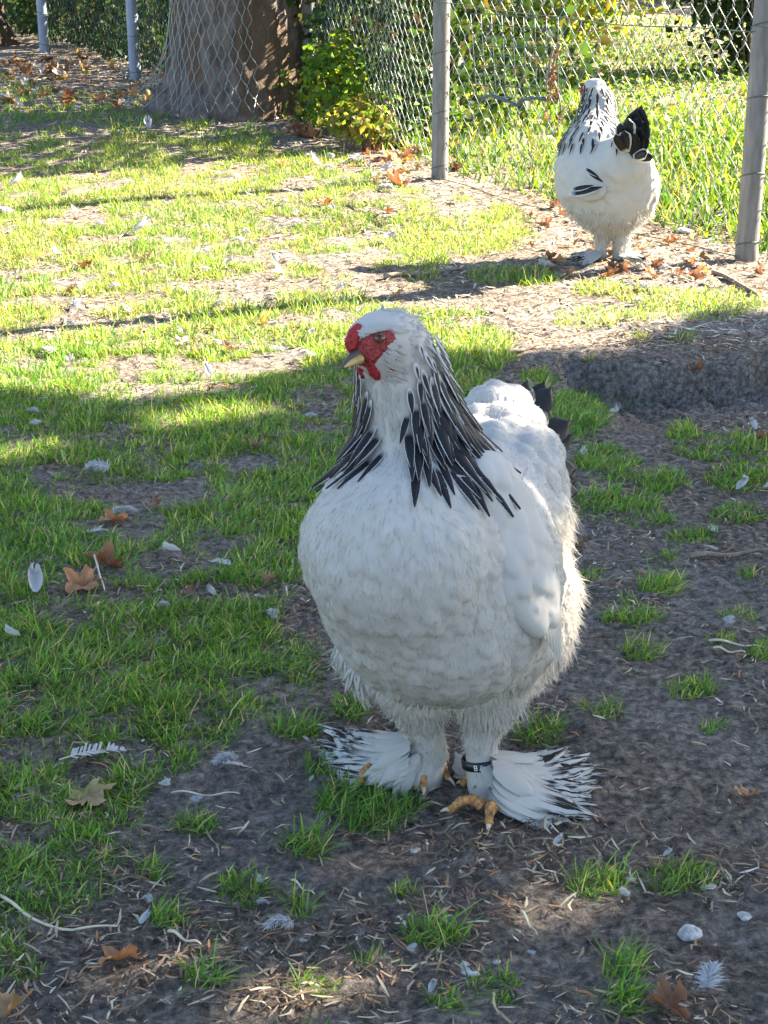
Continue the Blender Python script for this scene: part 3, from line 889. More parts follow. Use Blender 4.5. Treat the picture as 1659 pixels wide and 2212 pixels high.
parts = [grow(210000, 1.05, 2.5, 1.0, .008, .031, .0016, .0032, 101, [4, 4, 4, 2, 1, 1], 2),
         grow(210000, 2.5, 4.2, 1.0, .008, .031, .0022, .0040, 111, [4, 4, 4, 2, 1.2, 1.2], 1),
         grow(240000, 4.0, 8.4, 1.0, .016, .042, .0026, .0050, 121, [2.5, 3.5, 4, 4, 4, 3], 1),
         grow(60000, 8.4, 12.5, 1.0, .022, .055, .0045, .008, 131, [3, 3, 3, 3, 2, 1.2], 1)]
o = 0; VV, T3, T4, CC = [], [], [], []
for V, F3, F4, C in parts:
    VV.append(V); T3.append(F3 + o); T4.append(F4 + o); CC.append(C); o += len(V)
tag(link('grass', mesh_np('grass', np.concatenate(VV), np.concatenate(T3), np.concatenate(T4), col=np.concatenate(CC), smooth=False), M['grass']),
    'short patchy green lawn grass covering the pen', 'grass', kind='stuff')

# dry straw, chips and bits of leaf lying on the soil
STRAW = [(.54, .46, .33), (.40, .31, .21), (.27, .20, .13), (.16, .115, .085), (.66, .60, .48), (.42, .21, .10), (.08, .06, .05)]
def chips(n, y0, y1, pw, l0, l1, seed, keep, cw=(1.5, 3, 5, 7, .4, 1.6, 8)):
    x, y = scatter(n, y0, y1, pw, seed)
    r = np.random.default_rng(seed + 1)
    k = r.uniform(0, 1, n) < keep(x, y)
    x, y = x[k], y[k]; n = len(x)
    L = l0 + (l1 - l0) * r.uniform(0, 1, n) ** 3.2
    w = np.minimum(L * r.uniform(.07, .45, n) , .0022 + .0015 * r.uniform(0, 1, n) + .10 * np.maximum(y - 2.4, 0) * .012)
    az = r.uniform(0, 2 * math.pi, n)
    d = np.stack([np.cos(az), np.sin(az), r.normal(0, .18, n)], 1); d = norm(d)
    s = norm(np.cross(np.stack([r.normal(0, .3, n), r.normal(0, .3, n), np.ones(n)], 1), d)); u = np.cross(d, s)
    c = np.stack([x, y, ground_z(x, y) + .004 + .25 * w + np.abs(d[:, 2]) * L * .4], 1)
    L = L[:, None]; w = w[:, None]; cv = L * r.uniform(-.12, .2, (n, 1)); bend = s * L * r.normal(0, .09, (n, 1))
    a0, a1 = c - d * L * .5, c + d * L * .5
    V = np.stack([a0 - s * w * .25 + bend, a0 + s * w * .25 + bend, c - s * w * .5 + u * cv * .4, c + s * w * .5 + u * cv * .4, a1 - s * w * .15 + bend, a1 + s * w * .2 + bend], 1)
    o = np.arange(n)[:, None] * 6
    F4 = np.concatenate([o + [0, 1, 3, 2], o + [2, 3, 5, 4]])
    return V.reshape(-1, 3), F4, np.repeat(mixcol(n, STRAW, cw, seed + 2), 6, 0)
def keep_near(x, y):
    m, _ = lawn(x, y)
    return (.25 + .75 * (1 - m)) * (.12 + sstep(.40, .62, fbm(x * 5, y * 5, octv=3, seed=91))) * (1 - .8 * np.clip(-hollow(x, y) / .05, 0, 1))
def keep_far(x, y):
    m, _ = lawn(x, y)
    b = beyond(x, y); fl = np.exp(-((b + .35) / .5) ** 2)
    return np.clip((.2 + .8 * (1 - m)) * (.55 + fl), 0, 1)
parts = [chips(80000, 1.05, 2.6, 1.0, .002, .030, 201, keep_near), chips(46000, 2.6, 4.6, 1.0, .003, .038, 211, keep_near), chips(70000, 4.2, 12.5, 1.2, .008, .06, 221, keep_far, (6, 4, 3, 1.5, 6, 2.5, 1))]
o = 0; VV, T4, CC = [], [], []
for V, F4, C in parts:
    VV.append(V); T4.append(F4 + o); CC.append(C); o += len(V)
tag(link('dry_debris', mesh_np('dry_debris', np.concatenate(VV), None, np.concatenate(T4), col=np.concatenate(CC), smooth=False), M['debris']),
    'bits of straw, bark chips and dry leaf strewn over the soil', 'debris', kind='stuff')

# ================================================================== feathers
def vane(L, Wd, nu=4, nv=7, droop=.15, cup=.12, tip=1.0, shape='leaf', notch=0, seed=0):
    """one feather along +x, across y, outer face +z; UV = across, along"""
    v = np.linspace(0, 1, nv + 1); u = np.linspace(-1, 1, nu + 1)
    if shape == 'lance': w = np.sin(np.pi * np.clip(v * .93 + .04, 0, 1) ** .78) ** .85
    elif shape == 'round': w = np.where(v < .72, .45 + .55 * np.sin(v / .72 * np.pi / 2), np.sqrt(np.clip(1 - ((v - .72) / .28) ** 2, 0, 1)))
    else: w = np.sin(np.pi * np.clip(v * .95 + .03, 0, 1) ** .9) ** .6
    w = np.clip(w, .02, 1)
    U, Vv = np.meshgrid(u, v)
    Wv = (w[:, None]) * Wd * .5
    r = np.random.default_rng(seed)
    x = L * Vv - L * .10 * np.abs(U) ** 2 * Vv * (0 if shape == 'lance' else 1)
    y = U * Wv * (1 + .0 * U)
    z = -droop * L * Vv ** 2 - cup * Wd * U ** 2 * np.minimum(1, Vv * 3)
    if notch:
        x = x - notch * L * (r.uniform(0, 1, U.shape) ** 2) * (Vv > .85) * (np.abs(U) > .2)
        z = z + notch * .05 * L * r.normal(0, 1, U.shape) * (Vv > .6)
    P = np.stack([x, y, z], -1).reshape(-1, 3)
    uv = np.stack([U * .5 + .5, Vv], -1).reshape(-1, 2)
    I = np.arange(P.shape[0]).reshape(nv + 1, nu + 1)
    F = np.stack([I[:-1, :-1], I[1:, :-1], I[1:, 1:], I[:-1, 1:]], -1).reshape(-1, 4)[:, ::-1]
    return P, F, uv

def vane_mesh(name, m, **k):
    P, F, uv = vane(**k)
    me = mesh_np(name, P, None, F, uv=uv); me.materials.append(m)
    return me

def many_vanes(name, P0, R, sc, tmpl, m, parent, base):
    """the same vane at many places, joined"""
    P, F, uv = tmpl
    V = (np.einsum('nij,kj->nki', R, P) * sc[:, None, None] + P0[:, None]).reshape(-1, 3) - base
    k = len(P); Fa = (F[None] + (np.arange(len(P0)) * k)[:, None, None]).reshape(-1, 4)
    o = link(name, mesh_np(name, V, None, Fa, uv=np.tile(uv, (len(P0), 1))), m, parent)
    o['kind'] = 'stuff'
    return o

def frames(d, n):
    d = norm(d); n = norm(n - d * np.sum(n * d, 1, keepdims=True)); s = np.cross(n, d)
    return np.stack([d, s, n], 2)

def strands(name, P0, D, L, w, m, parent, base, seed, curl=.35):
    """fine down: each strand a bent sliver of three triangles"""
    r = np.random.default_rng(seed); n = len(P0)
    D = norm(D); s = norm(np.cross(D, r.normal(0, 1, (n, 3)))); L = L[:, None]
    k = norm(r.normal(0, 1, (n, 3)) + np.array([0, 0, -.5])) * L * curl
    a = P0 - D * .004; mid = P0 + D * L * .55; t = P0 + D * L + k * .6
    V = np.stack([a - s * w, a + s * w, mid - s * w * .7 + k * .15, mid + s * w * .7 + k * .15, t], 1).reshape(-1, 3) - base
    o5 = np.arange(n)[:, None] * 5
    uv = np.tile(np.array([(0, 0), (1, 0), (0, .5), (1, .5), (.5, 1)], float), (n, 1))
    o = link(name, mesh_np(name, V, o5 + [2, 3, 4], o5 + [0, 1, 3, 2], uv=uv, smooth=False), m, parent)
    o['kind'] = 'stuff'
    return o

def tri_sample(V, Q, n, seed, Nv=None):
    """random points on a quad mesh, with interpolated normals when Nv is given"""
    r = np.random.default_rng(seed)
    A = np.linalg.norm(np.cross(V[Q[:, 1]] - V[Q[:, 0]], V[Q[:, 3]] - V[Q[:, 0]]), axis=1)
    i = r.choice(len(Q), n, p=A / A.sum()); a, b = r.uniform(0, 1, (2, n, 1))
    if Nv is not None:
        m = Nv[Q[i]]
        return tri_sample(V, Q, n, seed), norm(m[:, 0] * (1 - a) * (1 - b) + m[:, 1] * a * (1 - b) + m[:, 2] * a * b + m[:, 3] * (1 - a) * b)
    q = V[Q[i]]
    return q[:, 0] * (1 - a) * (1 - b) + q[:, 1] * a * (1 - b) + q[:, 2] * a * b + q[:, 3] * (1 - a) * b

def blob(pts, rad, n=10, name='blob'):
    mb = MB(); mb.tube(pts, rad, n); return mb.mesh(name)

def digit(a, b, r0, base, parent, bend=.012, claw=.018):
    """a scaly toe from a to b with its claw"""
    a, b = np.array(a, float), np.array(b, float); d = b - a; L = np.linalg.norm(d); d = d / L
    k = np.linspace(0, 1, 37)
    P = a + d * L * k[:, None] + np.array([0, 0, 1.0]) * (bend * np.sin(np.pi * k))[:, None]
    rr = r0 * (1 - .38 * k) * (1 + .08 * np.cos(k * 2 * math.pi * 3)) * (1 - .13 * np.abs(np.cos(k * math.pi * 9)) ** 8)
    rr[-1] *= .7
    toe = link('toe', blob(P - base, rr, 10, 'toe'), M['toe'], parent)
    c = np.linspace(0, 1, 6)
    Q = b + d * (c * claw - .003)[:, None] + np.array([0, 0, 1.0]) * (.004 * np.sin(c * 2.6) - .004 * c ** 2)[:, None]
    link('claw', blob(Q - base, r0 * .50 * (1 - .9 * c) + .0004, 8, 'claw'), M['claw'], toe)

def beakpart(a, b, h, wd, base, up, curve):
    """tapering horn from a to b"""
    a, b = np.array(a, float), np.array(b, float); d = norm(b - a); L = np.linalg.norm(b - a)
    s = norm(np.cross(d, up)); u = np.cross(s, d); V = []
    n = 10
    for k in np.linspace(0, 1, 9):
        c = a + d * L * k - u * curve * L * k ** 2.2
        f = (1 - k) ** .7 + .03
        for j in range(n):
            t = 2 * math.pi * j / n
            V.append(c + s * math.cos(t) * wd * f + u * math.sin(t) * h * f)
    F = [(i * n + j, i * n + (j + 1) % n, (i + 1) * n + (j + 1) % n, (i + 1) * n + j) for i in range(8) for j in range(n)]
    return mesh_np('beak', np.array(V) - base, None, F)

# ================================================================== the hen in front
hb_ = np.array([.10, 1.765, gz(.10, 1.765)])
hen = empty('hen', hb_, 'large white hen with black laced neck and feathered feet standing in the foreground', 'hen')
B = Body(.035)
chest, rump = W(880, 1180, 1.63), W(1078, 1015, 2.0)
B.chain([(chest, .109), (W(950, 1225, 1.75), .128), (W(1025, 1120, 1.91), .106), (rump, .072), (W(1072, 905, 2.05), .046)], .05)
B.ball(W(798, 1195, 1.645), .062, .05)
B.ball(W(1005, 1180, 1.69), .090, .05)
B.ball(W(975, 1330, 1.735), .088, .07)
B.ball(W(895, 1285, 1.685), .088, .07)
B.ball(W(990, 1300, 1.68), .092, .07)
B.ball(W(900, 1385, 1.74), .055, .06)
B.chain([(W(880, 1400, 1.77), .054), (W(900, 1500, 1.785), .033), (W(925, 1625, 1.795), .018), (W(915, 1672, 1.79), .022)], .03)
B.chain([(W(1080, 1385, 1.76), .068), (W(1055, 1505, 1.76), .036), (W(1038, 1600, 1.762), .0165), (W(1042, 1655, 1.76), .0165), (W(1050, 1695, 1.755), .021)], .02)
B.chain([(W(1152, 1270, 1.87), .058), (W(1140, 1370, 1.84), .048), (W(1110, 1430, 1.81), .038)], .03)
B.ball(W(775, 1412, 1.90), .029, .02)
B.ball(W(812, 1465, 1.86), .030, .03)
B.chain([(W(925, 1055, 1.665), .080), (W(894, 940, 1.675), .050), (W(872, 850, 1.67), .0395), (W(860, 772, 1.665), .0345), (W(851, 752, 1.66), .0335)], .03)
B.ball(W(800, 738, 1.635), .027, .025)
B.ball(W(842, 731, 1.65), .029, .02)
# boots
B.chain([(W(880, 1640, 1.80), .028), (W(900, 1670, 1.785), .022)], .03)
B.chain([(W(1075, 1700, 1.76), .026), (W(1110, 1715, 1.765), .018)], .03)
# cushion: round puffs on the saddle
ctop = W(1072, 905, 2.05)
pv, pq = B.mesh(np.array([-.14, 1.70, .15]), np.array([.30, 2.20, .60]), .012)
pp = tri_sample(pv, pq, 2500, 5); pn = B.grad(pp)
okp = (np.min(np.stack([np.linalg.norm(pp - (rump * (1 - t) + ctop * t), axis=1) for t in (-.3, 0, .5, 1)]), 0) < .135) & (pn @ norm(np.array([.1, -.75, .65])) > -.15) & (pp[:, 1] > 1.84)
pp, pn = pp[okp], pn[okp]; got = []
for a_, b_ in zip(pp, pn):
    if all(np.linalg.norm(a_ - g) > .026 for g in got):
        got.append(a_); rr_ = .019 + .010 * ((len(got) * 37) % 11) / 11
        B.ball(a_ - b_ * (rr_ * .55), rr_, .005)
print('puffs', len(got))
BH = Body(.03); BH.p = [q for q in B.p if q[1][2] > chest[2] - .06 and q[1][1] < 1.80][:14]
print('head prims', len(BH.p))
zmin = hb_[2] + .012
lo = np.array([-.14, 1.48, zmin - .03]); hi = np.array([.30, 2.16, .70])
BV, BQ = B.mesh(lo, hi, .0043)
bn = B.grad(BV)
fwd = norm((chest - rump) * np.array([1, 1, 0])); tailv = norm(-fwd + np.array([0, 0, .1]))
def thin(P, d):
    cell = {}; keep = []
    for i, p in enumerate(P):
        k = (int(p[0] // d), int(p[1] // d), int(p[2] // d)); good = True
        for a in (-1, 0, 1):
            for b in (-1, 0, 1):
                for c in (-1, 0, 1):
                    for j in cell.get((k[0] + a, k[1] + b, k[2] + c), ()):
                        if (P[j][0] - p[0]) ** 2 + (P[j][1] - p[1]) ** 2 + (P[j][2] - p[2]) ** 2 < d * d: good = False; break
        if good: cell.setdefault(k, []).append(i); keep.append(i)
    return np.array(keep)
def flow(P, n_):
    fl = np.where((n_[:, 2] > .45)[:, None], tailv, tailv * .55 + np.array([0, 0, -.75]))
    fl = np.where((n_ @ fwd > .25)[:, None], np.array([0, 0, -1.0]) - .35 * fwd, fl)
    return norm(fl - n_ * np.sum(fl * n_, 1, keepdims=True))
def puff(V, n_, Q, d, amp, seed, mask):
    """soft overlapping feather tips raised out of the surface"""
    from mathutils.kdtree import KDTree
    C, cn = tri_sample(V, Q, int(6 * len(V) / 4), seed, n_); kp = thin(C, d); C, cn = C[kp], cn[kp]
    T = flow(C, cn); Sx = np.cross(cn, T); kd = KDTree(len(C))
    for i, c in enumerate(C): kd.insert(c, i)
    kd.balance(); K_ = 7
    idx = np.array([[h[1] for h in kd.find_n(v, K_)] for v in V])
    best = np.zeros(len(V)); am = np.random.default_rng(seed).uniform(.25, 1.35, len(C))
    for k in range(K_):
        j = idx[:, k]; dd = V - C[j]; a = np.sum(dd * T[j], 1) / (d * 1.15) - .25; b = np.sum(dd * Sx[j], 1) / (d * .82)
        r2 = (a + .35 * b * b) ** 2 * np.where(a > 0, 1.35, .45) + b * b
        best = np.maximum(best, am[j] * np.sqrt(np.clip(1 - r2, 0, 1)) * np.clip(.75 + .55 * a, .1, 1.2))
    return V + n_ * (amp * best * mask)[:, None]
pm = sstep(.085, .13, BV[:, 2]) * sstep(W(900, 940, 1.67)[2], W(900, 1050, 1.67)[2], BV[:, 2])
cu_ = np.min(np.stack([np.linalg.norm(BV - (rump * (1 - t) + ctop * t), axis=1) for t in (-.3, 0, .5, 1)]), 0)
pm = pm * np.where((BV[:, 1] > 1.84), .35 + .65 * sstep(.10, .14, cu_), 1)
BV = puff(BV, bn, BQ, .0160, .0048, 3, pm)
BV = BV + bn * (pm * .007 * (fbm(BV[:, 0] * 17, BV[:, 1] * 17, BV[:, 2] * 15, octv=2, seed=6) - .5))[:, None]
BV = BV + bn * (.0016 * (fbm(BV[:, 0] * 70, BV[:, 1] * 70, BV[:, 2] * 60, octv=2, seed=3) - .5))[:, None]
link('body', mesh_np('body', BV - hb_, None, BQ), M['white_body'], hen)
fwd = norm((chest - rump) * np.array([1, 1, 0])); tailv = norm(-fwd + np.array([0, 0, .1]))

headc = W(845, 735, 1.65)

# small silky feathers of the head and throat
P, n_ = tri_sample(BV, BQ, 40000, 4, bn); ok = (P[:, 2] > W(900, 990, 1.67)[2]) & (np.linalg.norm(P[:, :2] - headc[:2], axis=1) < .16)
P, n_ = P[ok], n_[ok]
hdir = norm(W(735, 790, 1.60) - headc)
fl = -hdir * .8 + np.array([0, 0, -1.0]) * np.clip((headc[2] + .03 - P[:, 2:3]) * 25, -.3, 1.6)
T = norm(fl - n_ * np.sum(fl * n_, 1, keepdims=True) + .25 * np.random.default_rng(3).normal(0, 1, P.shape))
face = norm(P - headc) @ hdir > .15
P, n_, T = P[~face], n_[~face], T[~face]
R = frames(T + n_ * .10, n_); sc = np.random.default_rng(2).uniform(.5, 1.1, len(P)) * (.7 + np.clip((headc[2] - P[:, 2]) * 6, 0, .9))
many_vanes('head_plumage', P + n_ * .0004, R, sc, vane(L=.014, Wd=.004, nu=2, nv=3, droop=.12, cup=.1, shape='leaf'), M['white'], hen, hb_)

# down on belly, thighs, shanks and under the tail
P, n_ = tri_sample(BV, BQ, 60000, 6, bn)
lowm = sstep(.20, .13, P[:, 2]) + (P[:, 0] > W(1150, 1280, 1.86)[0]) * (P[:, 2] < .34) * (P[:, 1] > 1.78)
ok = (np.random.default_rng(1).uniform(0, 1, len(P)) < lowm) & (P[:, 2] > .03) & (np.linalg.norm(P - W(1040, 1638, 1.762), axis=1) > .027)
P, n_ = P[ok], n_[ok]; rr = np.random.default_rng(12)
D = n_ * .30 + np.array([0, 0, -.8]) + rr.normal(0, .26, P.shape) + .2 * np.stack([np.sin(P[:, 2] * 60), np.cos(P[:, 0] * 60), 0 * P[:, 0]], 1)
strands('belly_down', P, D, rr.uniform(.008, .028, len(P)) * np.clip(P[:, 2] / .14, .28, 1) * np.where(n_[:, 2] < -.35, .6, 1), .00045, M['down'], hen, hb_, 13)

# fine barbs lying along the feathering
P, n_ = tri_sample(BV, BQ, 22000, 61, bn); rr = np.random.default_rng(62)
ok = (P[:, 2] > .11) & (P[:, 2] < W(900, 960, 1.67)[2]) & ((n_[:, 1] < .35) | (n_[:, 2] > .3)); P, n_ = P[ok], n_[ok]
strands('barbs', P + n_ * .0006, flow(P, n_) + n_ * rr.uniform(.02, .10, (len(P), 1)) + rr.normal(0, .12, P.shape), rr.uniform(.003, .008, len(P)), .00030, M['down'], hen, hb_, 63, curl=.12)

# ragged soft feathers over the thighs and along the hem of the belly
P, n_ = tri_sample(BV, BQ, 22000, 16, bn); rr = np.random.default_rng(19)
ok = (P[:, 2] < rr.uniform(.10, .20, len(P))) & (P[:, 2] > .085) & (n_[:, 1] < .5); P, n_ = P[ok], n_[ok]
kp = thin(P, .0062); P, n_ = P[kp], n_[kp]
fl = np.array([0, 0, -1.0]) - .25 * fwd + .35 * np.stack([np.sin(P[:, 0] * 70 + P[:, 2] * 30), np.cos(P[:, 1] * 60), 0 * P[:, 0]], 1) + rr.normal(0, .22, P.shape)
T = norm(fl - n_ * np.sum(fl * n_, 1, keepdims=True))
many_vanes('thigh_plumage', P + n_ * .001, frames(T + n_ * rr.uniform(.02, .20, (len(P), 1)), n_), rr.uniform(.45, 1.0, len(P)), vane(L=.034, Wd=.0055, nu=4, nv=6, droop=.22, cup=.15, shape='lance', notch=.5, seed=4), M['down'], hen, hb_)
print('thigh', len(P))

# folded wing on the near side
w0, w1 = B.hit(1085, 1075)[0], B.hit(1160, 1275)[0]
wc, wnrm = B.hit(1132, 1172)
WR = frame(w1 - w0, wnrm)
wb = Body(.02); wb.ell(wc - WR[:, 2] * .0160, WR, (.112, .052, .026))
wv, wq = wb.mesh(wc - .15, wc + .15, .004)
wv = puff(wv, wb.grad(wv), wq, .019, .0055, 5, np.ones(len(wv)))
wing = link('wing', mesh_np('wing', wv - hb_, None, wq), M['white_body'], hen)
quill = vane_mesh('wing_quill', M['down'], L=.11, Wd=.026, nu=4, nv=8, droop=.10, cup=.12, shape='leaf')
for i in range(6):
    p = wc + WR[:, 0] * (.030 + .003 * i) + WR[:, 1] * (-.022 + .008 * i) + WR[:, 2] * (.009 - .0006 * i)
    o = link('wing_quill', quill, None, wing); o.matrix_local = mat4(frame(WR[:, 0] - WR[:, 1] * .04 * (i - 3) - .12 * WR[:, 2], WR[:, 2]), p - hb_, .8 + .05 * i)

# neck hackle: rows of pointed laced feathers, each a part
hk = {}
for i, (k, L, w) in enumerate((('hackle_light', .026, .0095), ('hackle_mid', .042, .0110), ('hackle_dark', .058, .0128), ('hackle_dark', .078, .0150))):
    hk[i] = [vane_mesh('hackle_feather', M[k], L=L, Wd=w * f, nu=4, nv=8, droop=d, cup=.18, shape='lance') for f, d in ((1, .10), (.88, .04), (1.12, .16))]
axis_pts = [(W(858, 735, 1.668), .0), (W(872, 800, 1.668), .2), (W(886, 870, 1.672), .42), (W(905, 935, 1.674), .64), (W(930, 1010, 1.67), .86), (W(940, 1060, 1.665), 1.0)]
AX = np.array([a for a, _ in axis_pts]); AS = np.array([s for _, s in axis_pts])
front_az = math.atan2(-.95, -.42)
count = 0
rk = random.Random(4)
for ri in range(15):
    s_ = .04 + .76 * (ri / 14) ** .95
    c = np.array([np.interp(s_, AS, AX[:, j]) for j in range(3)])
    nx_ = int(14 + 18 * s_)
    for j in range(nx_):
        a = front_az + 2 * math.pi * (j + .5 * (ri % 2) + rk.uniform(-.25, .25)) / nx_
        da = (a - front_az + math.pi) % (2 * math.pi) - math.pi
        gap = math.radians(74 if s_ < .22 else 52 - 30 * (s_ - .2))
        if abs(da) < gap * (.30 if da > 0 else .50) * (1 + .7 * max(0, 1 - max(0, s_ - .1) / .45)): continue
        if abs(da) > math.radians(165) and s_ > .5 and j % 2: continue
        d = np.array([math.cos(a), math.sin(a), .15])
        t = .002
        for _ in range(80):
            v = BH((c + d * t)[None])[0]
            if v > 0: break
            t += max(.0015, -v * .8)
        p = c + d * t; nn = BH.grad(p[None])[0]
        down = np.array([.0, .0, -1.0]) + .12 * np.array([math.cos(a), math.sin(a), 0]) * s_ + .10 * tailv
        tt = norm(norm(down - nn * np.dot(down, nn)) + np.array([0, 0, -.15]) * s_)
        side = np.cross(nn, tt); tt = norm(tt + side * rk.uniform(-.16, .16) + nn * (.05 + .04 * rk.random()))
        i = 0 if s_ < .17 else 1 if s_ < .36 else 2 if s_ < .54 else 3
        Lf = (.026, .042, .058, .078)[i]
        q = p.copy()
        for _ in range(5):
            q = q + tt * Lf / 5; g = BH.grad(q[None])[0]; q = q - g * (BH(q[None])[0] - .0085)
            tt = norm(tt - g * np.dot(tt, g) + np.array([0, 0, -.12]))
        tt = norm(q + g * .09 * Lf - p)
        for _ in range(8):
            if BH(p + nn * .003 + tt * (Lf * np.array([[.3], [.5], [.7]])) - nn * Lf * np.array([[.01], [.03], [.06]])).min() > .005: break
            tt = norm(tt + nn * .03)
        o = link('hackle_feather', hk[i][rk.randrange(3)], None, hen)
        o.matrix_local = mat4(frame(tt, nn), p + nn * (.002 + .0012 * (15 - ri) * .3) - tt * .008 - hb_, rk.uniform(.85, 1.15) * (.72 if abs(da) < gap * 1.15 else 1))
        count += 1
print('hackle', count)

# tail: black feathers behind the cushion
tm = [vane_mesh('tail_feather', M['tail'], L=.125, Wd=.050, nu=8, nv=16, droop=.03, cup=.05, shape='round'), vane_mesh('tail_feather', M['tail_laced'], L=.075, Wd=.036, nu=4, nv=8, droop=.25, cup=.15, shape='round')]
def aim_feather(name, me, root, tip, nrm, scl, parent, base):
    d = np.array(tip) - np.array(root)
    o = link(name, me, None, parent); o.matrix_local = mat4(frame(d, nrm), np.array(root) - base, scl); return o
for i, (rx, ry, tx, ty, yr, yt, big) in enumerate(((1130, 930, 1193, 834, 2.09, 2.15, 0), (1140, 950, 1178, 820, 2.11, 2.17, 0), (1150, 960, 1236, 906, 2.10, 2.16, 0), (1150, 985, 1242, 937, 2.12, 2.17, 0),
                                                (1150, 1010, 1250, 1010, 2.06, 2.11, 0), (1150, 1040, 1254, 1062, 2.05, 2.09, 0), (1140, 1060, 1246, 1118, 2.04, 2.07, 0), (1130, 1080, 1216, 1148, 2.03, 2.05, 0),
                                                (1140, 1030, 1252, 1035, 2.09, 2.13, 0), (1130, 900, 1150, 815, 2.09, 2.12, 1), (1155, 920, 1195, 880, 2.06, 2.10, 1), (1170, 950, 1215, 930, 2.06, 2.10, 1), (1120, 880, 1165, 838, 2.06, 2.09, 1))):
    a, b = W(rx, ry, yr), W(tx, ty, yt); L = np.linalg.norm(b - a)
    aim_feather('tail_feather', tm[big], a, b, np.array([.35, -.75, .55]), L / (.125, .075)[big], hen, hb_)

# head
fc, fcn = BH.hit(812, 752)
Fb = Body(.008)
for vx, vy, r in ((835, 728, .0085), (818, 732, .011), (800, 745, .011), (782, 752, .010), (790, 772, .011), (775, 768, .009), (805, 770, .009), (826, 745, .0085), (795, 790, .008), (845, 732, .006)):
    p, q = BH.hit(vx, vy)
    if p is None: continue
    Fb.ball(p - q * r * .85, r, .008)
fv, fq = Fb.mesh(headc - .09, headc + .06, .0016)
fv = fv + Fb.grad(fv) * (.0022 * (fbm(fv[:, 0] * 420, fv[:, 1] * 420, fv[:, 2] * 420, octv=2, seed=2) - .5))[:, None]
link('face', mesh_np('face', fv - hb_, None, fq), M['face'], hen)
cb = Body(.005)
c0, c1 = W(757, 757, 1.609), W(774, 704, 1.622)
cax = norm(c1 - c0); csd = norm(np.cross(cax, np.array([-.5, -.8, 0])))
for row, off in ((0, 0), (-1, .0034), (1, -.0034)):
    for k in np.linspace(0, 1, 7):
        if row and (k < .1): continue
        cb.ball(c0 + (c1 - c0) * k * (1 if not row else .9) + csd * off + np.array([-.3, -.4, .2]) * .006 * math.sin(k * 3.1), .0037 * (.75 + .45 * math.sin(k * 3)) * (.8 if row else 1), .004)
cv, cq = cb.mesh(c0 - .03, c1 + .03, .0013)
cv = cv + cb.grad(cv) * (.0026 * (fbm(cv[:, 0] * 380, cv[:, 1] * 380, cv[:, 2] * 380, octv=2, seed=2) - .5))[:, None]
link('comb', mesh_np('comb', cv - hb_, None, cq), M['comb'], hen)
bk = link('beak', beakpart(W(774, 767, 1.612), W(734, 791, 1.585), .0088, .0078, hb_, np.array([-.3, -.2, 1]), .10), M['beak_dark'], hen)
link('lower_mandible', beakpart(W(775, 778, 1.612), W(741, 791, 1.590), .0045, .0060, hb_, np.array([-.3, -.2, 1]), .06), M['beak'], bk)
link('beak_side', beakpart(W(778, 775, 1.604), W(742, 790, 1.584), .0050, .0060, hb_, np.array([-.3, -.2, 1]), .08), M['beak'], bk)
# wattles and ear lobe
for pts, rad in (([(797, 782), (802, 795), (809, 806), (814, 816)], (.005, .006, .0068, .004)), ([(778, 785), (778, 797), (781, 806), (783, 812)], (.004, .005, .005, .003))):
    wbd = Body(.006)
    for (vx, vy), r in zip(pts, rad):
        p, q = BH.hit(vx, vy)
        if p is None: p, q = W(vx, vy, 1.62), np.array([0, -1., 0])
        wbd.ball(p - q * r * .35, r, .006)
    c = np.mean([k_[1] for k_ in wbd.p], 0)
    v, q = wbd.mesh(c - .035, c + .035, .0016)
    link('wattle', mesh_np('wattle', v - hb_, None, q), M['comb'], hen)
eb = Body(.004)
for vx, vy in ((860, 752), (857, 764), (854, 776), (851, 788), (849, 798)):
    p, q = BH.hit(vx, vy); eb.ball(p - q * .0008, .0030, .004)
c = np.mean([k_[1] for k_ in eb.p], 0); v, q = eb.mesh(c - .035, c + .035, .0014)
link('ear_lobe', mesh_np('ear_lobe', v - hb_, None, q), M['face'], hen)
p, q = Fb.hit(820, 729)
if p is None: p, q = BH.hit(820, 729)
eyb = Body(.001); eyb.ball(p - q * .0035, .0068)
v, qd = eyb.mesh(p - .013, p + .012, .0011)
eye = link('eye', mesh_np('eye', v - hb_, None, qd), M['eye'], hen)
pb = Body(.001); pb.ball(p - q * .0002, .0040); v, qd = pb.mesh(p - .008, p + .008, .0008)
link('pupil', mesh_np('pupil', v - hb_, None, qd), M['pupil'], eye)
# white brow and cheek tufts
tuft = vane_mesh('brow_feather', M['white'], L=.022, Wd=.006, nu=2, nv=4, droop=.15, cup=.2, shape='leaf')
rk = random.Random(8)
for k in range(34):
    t = k / 33
    vx, vy = 782 + 76 * t + rk.uniform(-2, 2), 722 - 14 * math.sin(t * 2.6) + rk.uniform(-3, 3)
    p, q = BH.hit(vx, vy)
    if p is None: continue
    d = np.array([.9, .15, -.15 + .3 * (t - .5)]); d = d - q * np.dot(d, q)
    o = link('brow_feather', tuft, None, hen); o.matrix_local = mat4(frame(d + q * .10, q), p + q * .004 - norm(d) * .006 - hb_, rk.uniform(.6, 1))
for k in range(46):
    vx, vy = 836 + rk.uniform(-8, 22), 740 + rk.uniform(-6, 75)
    p, q = BH.hit(vx, vy)
    if p is None: continue
    d = np.array([.75, .2, -.55]); d = d - q * np.dot(d, q)
    o = link('cheek_feather', tuft, None, hen); o.matrix_local = mat4(frame(d + q * .12, q), p + q * .002 - hb_, rk.uniform(.45, .8))
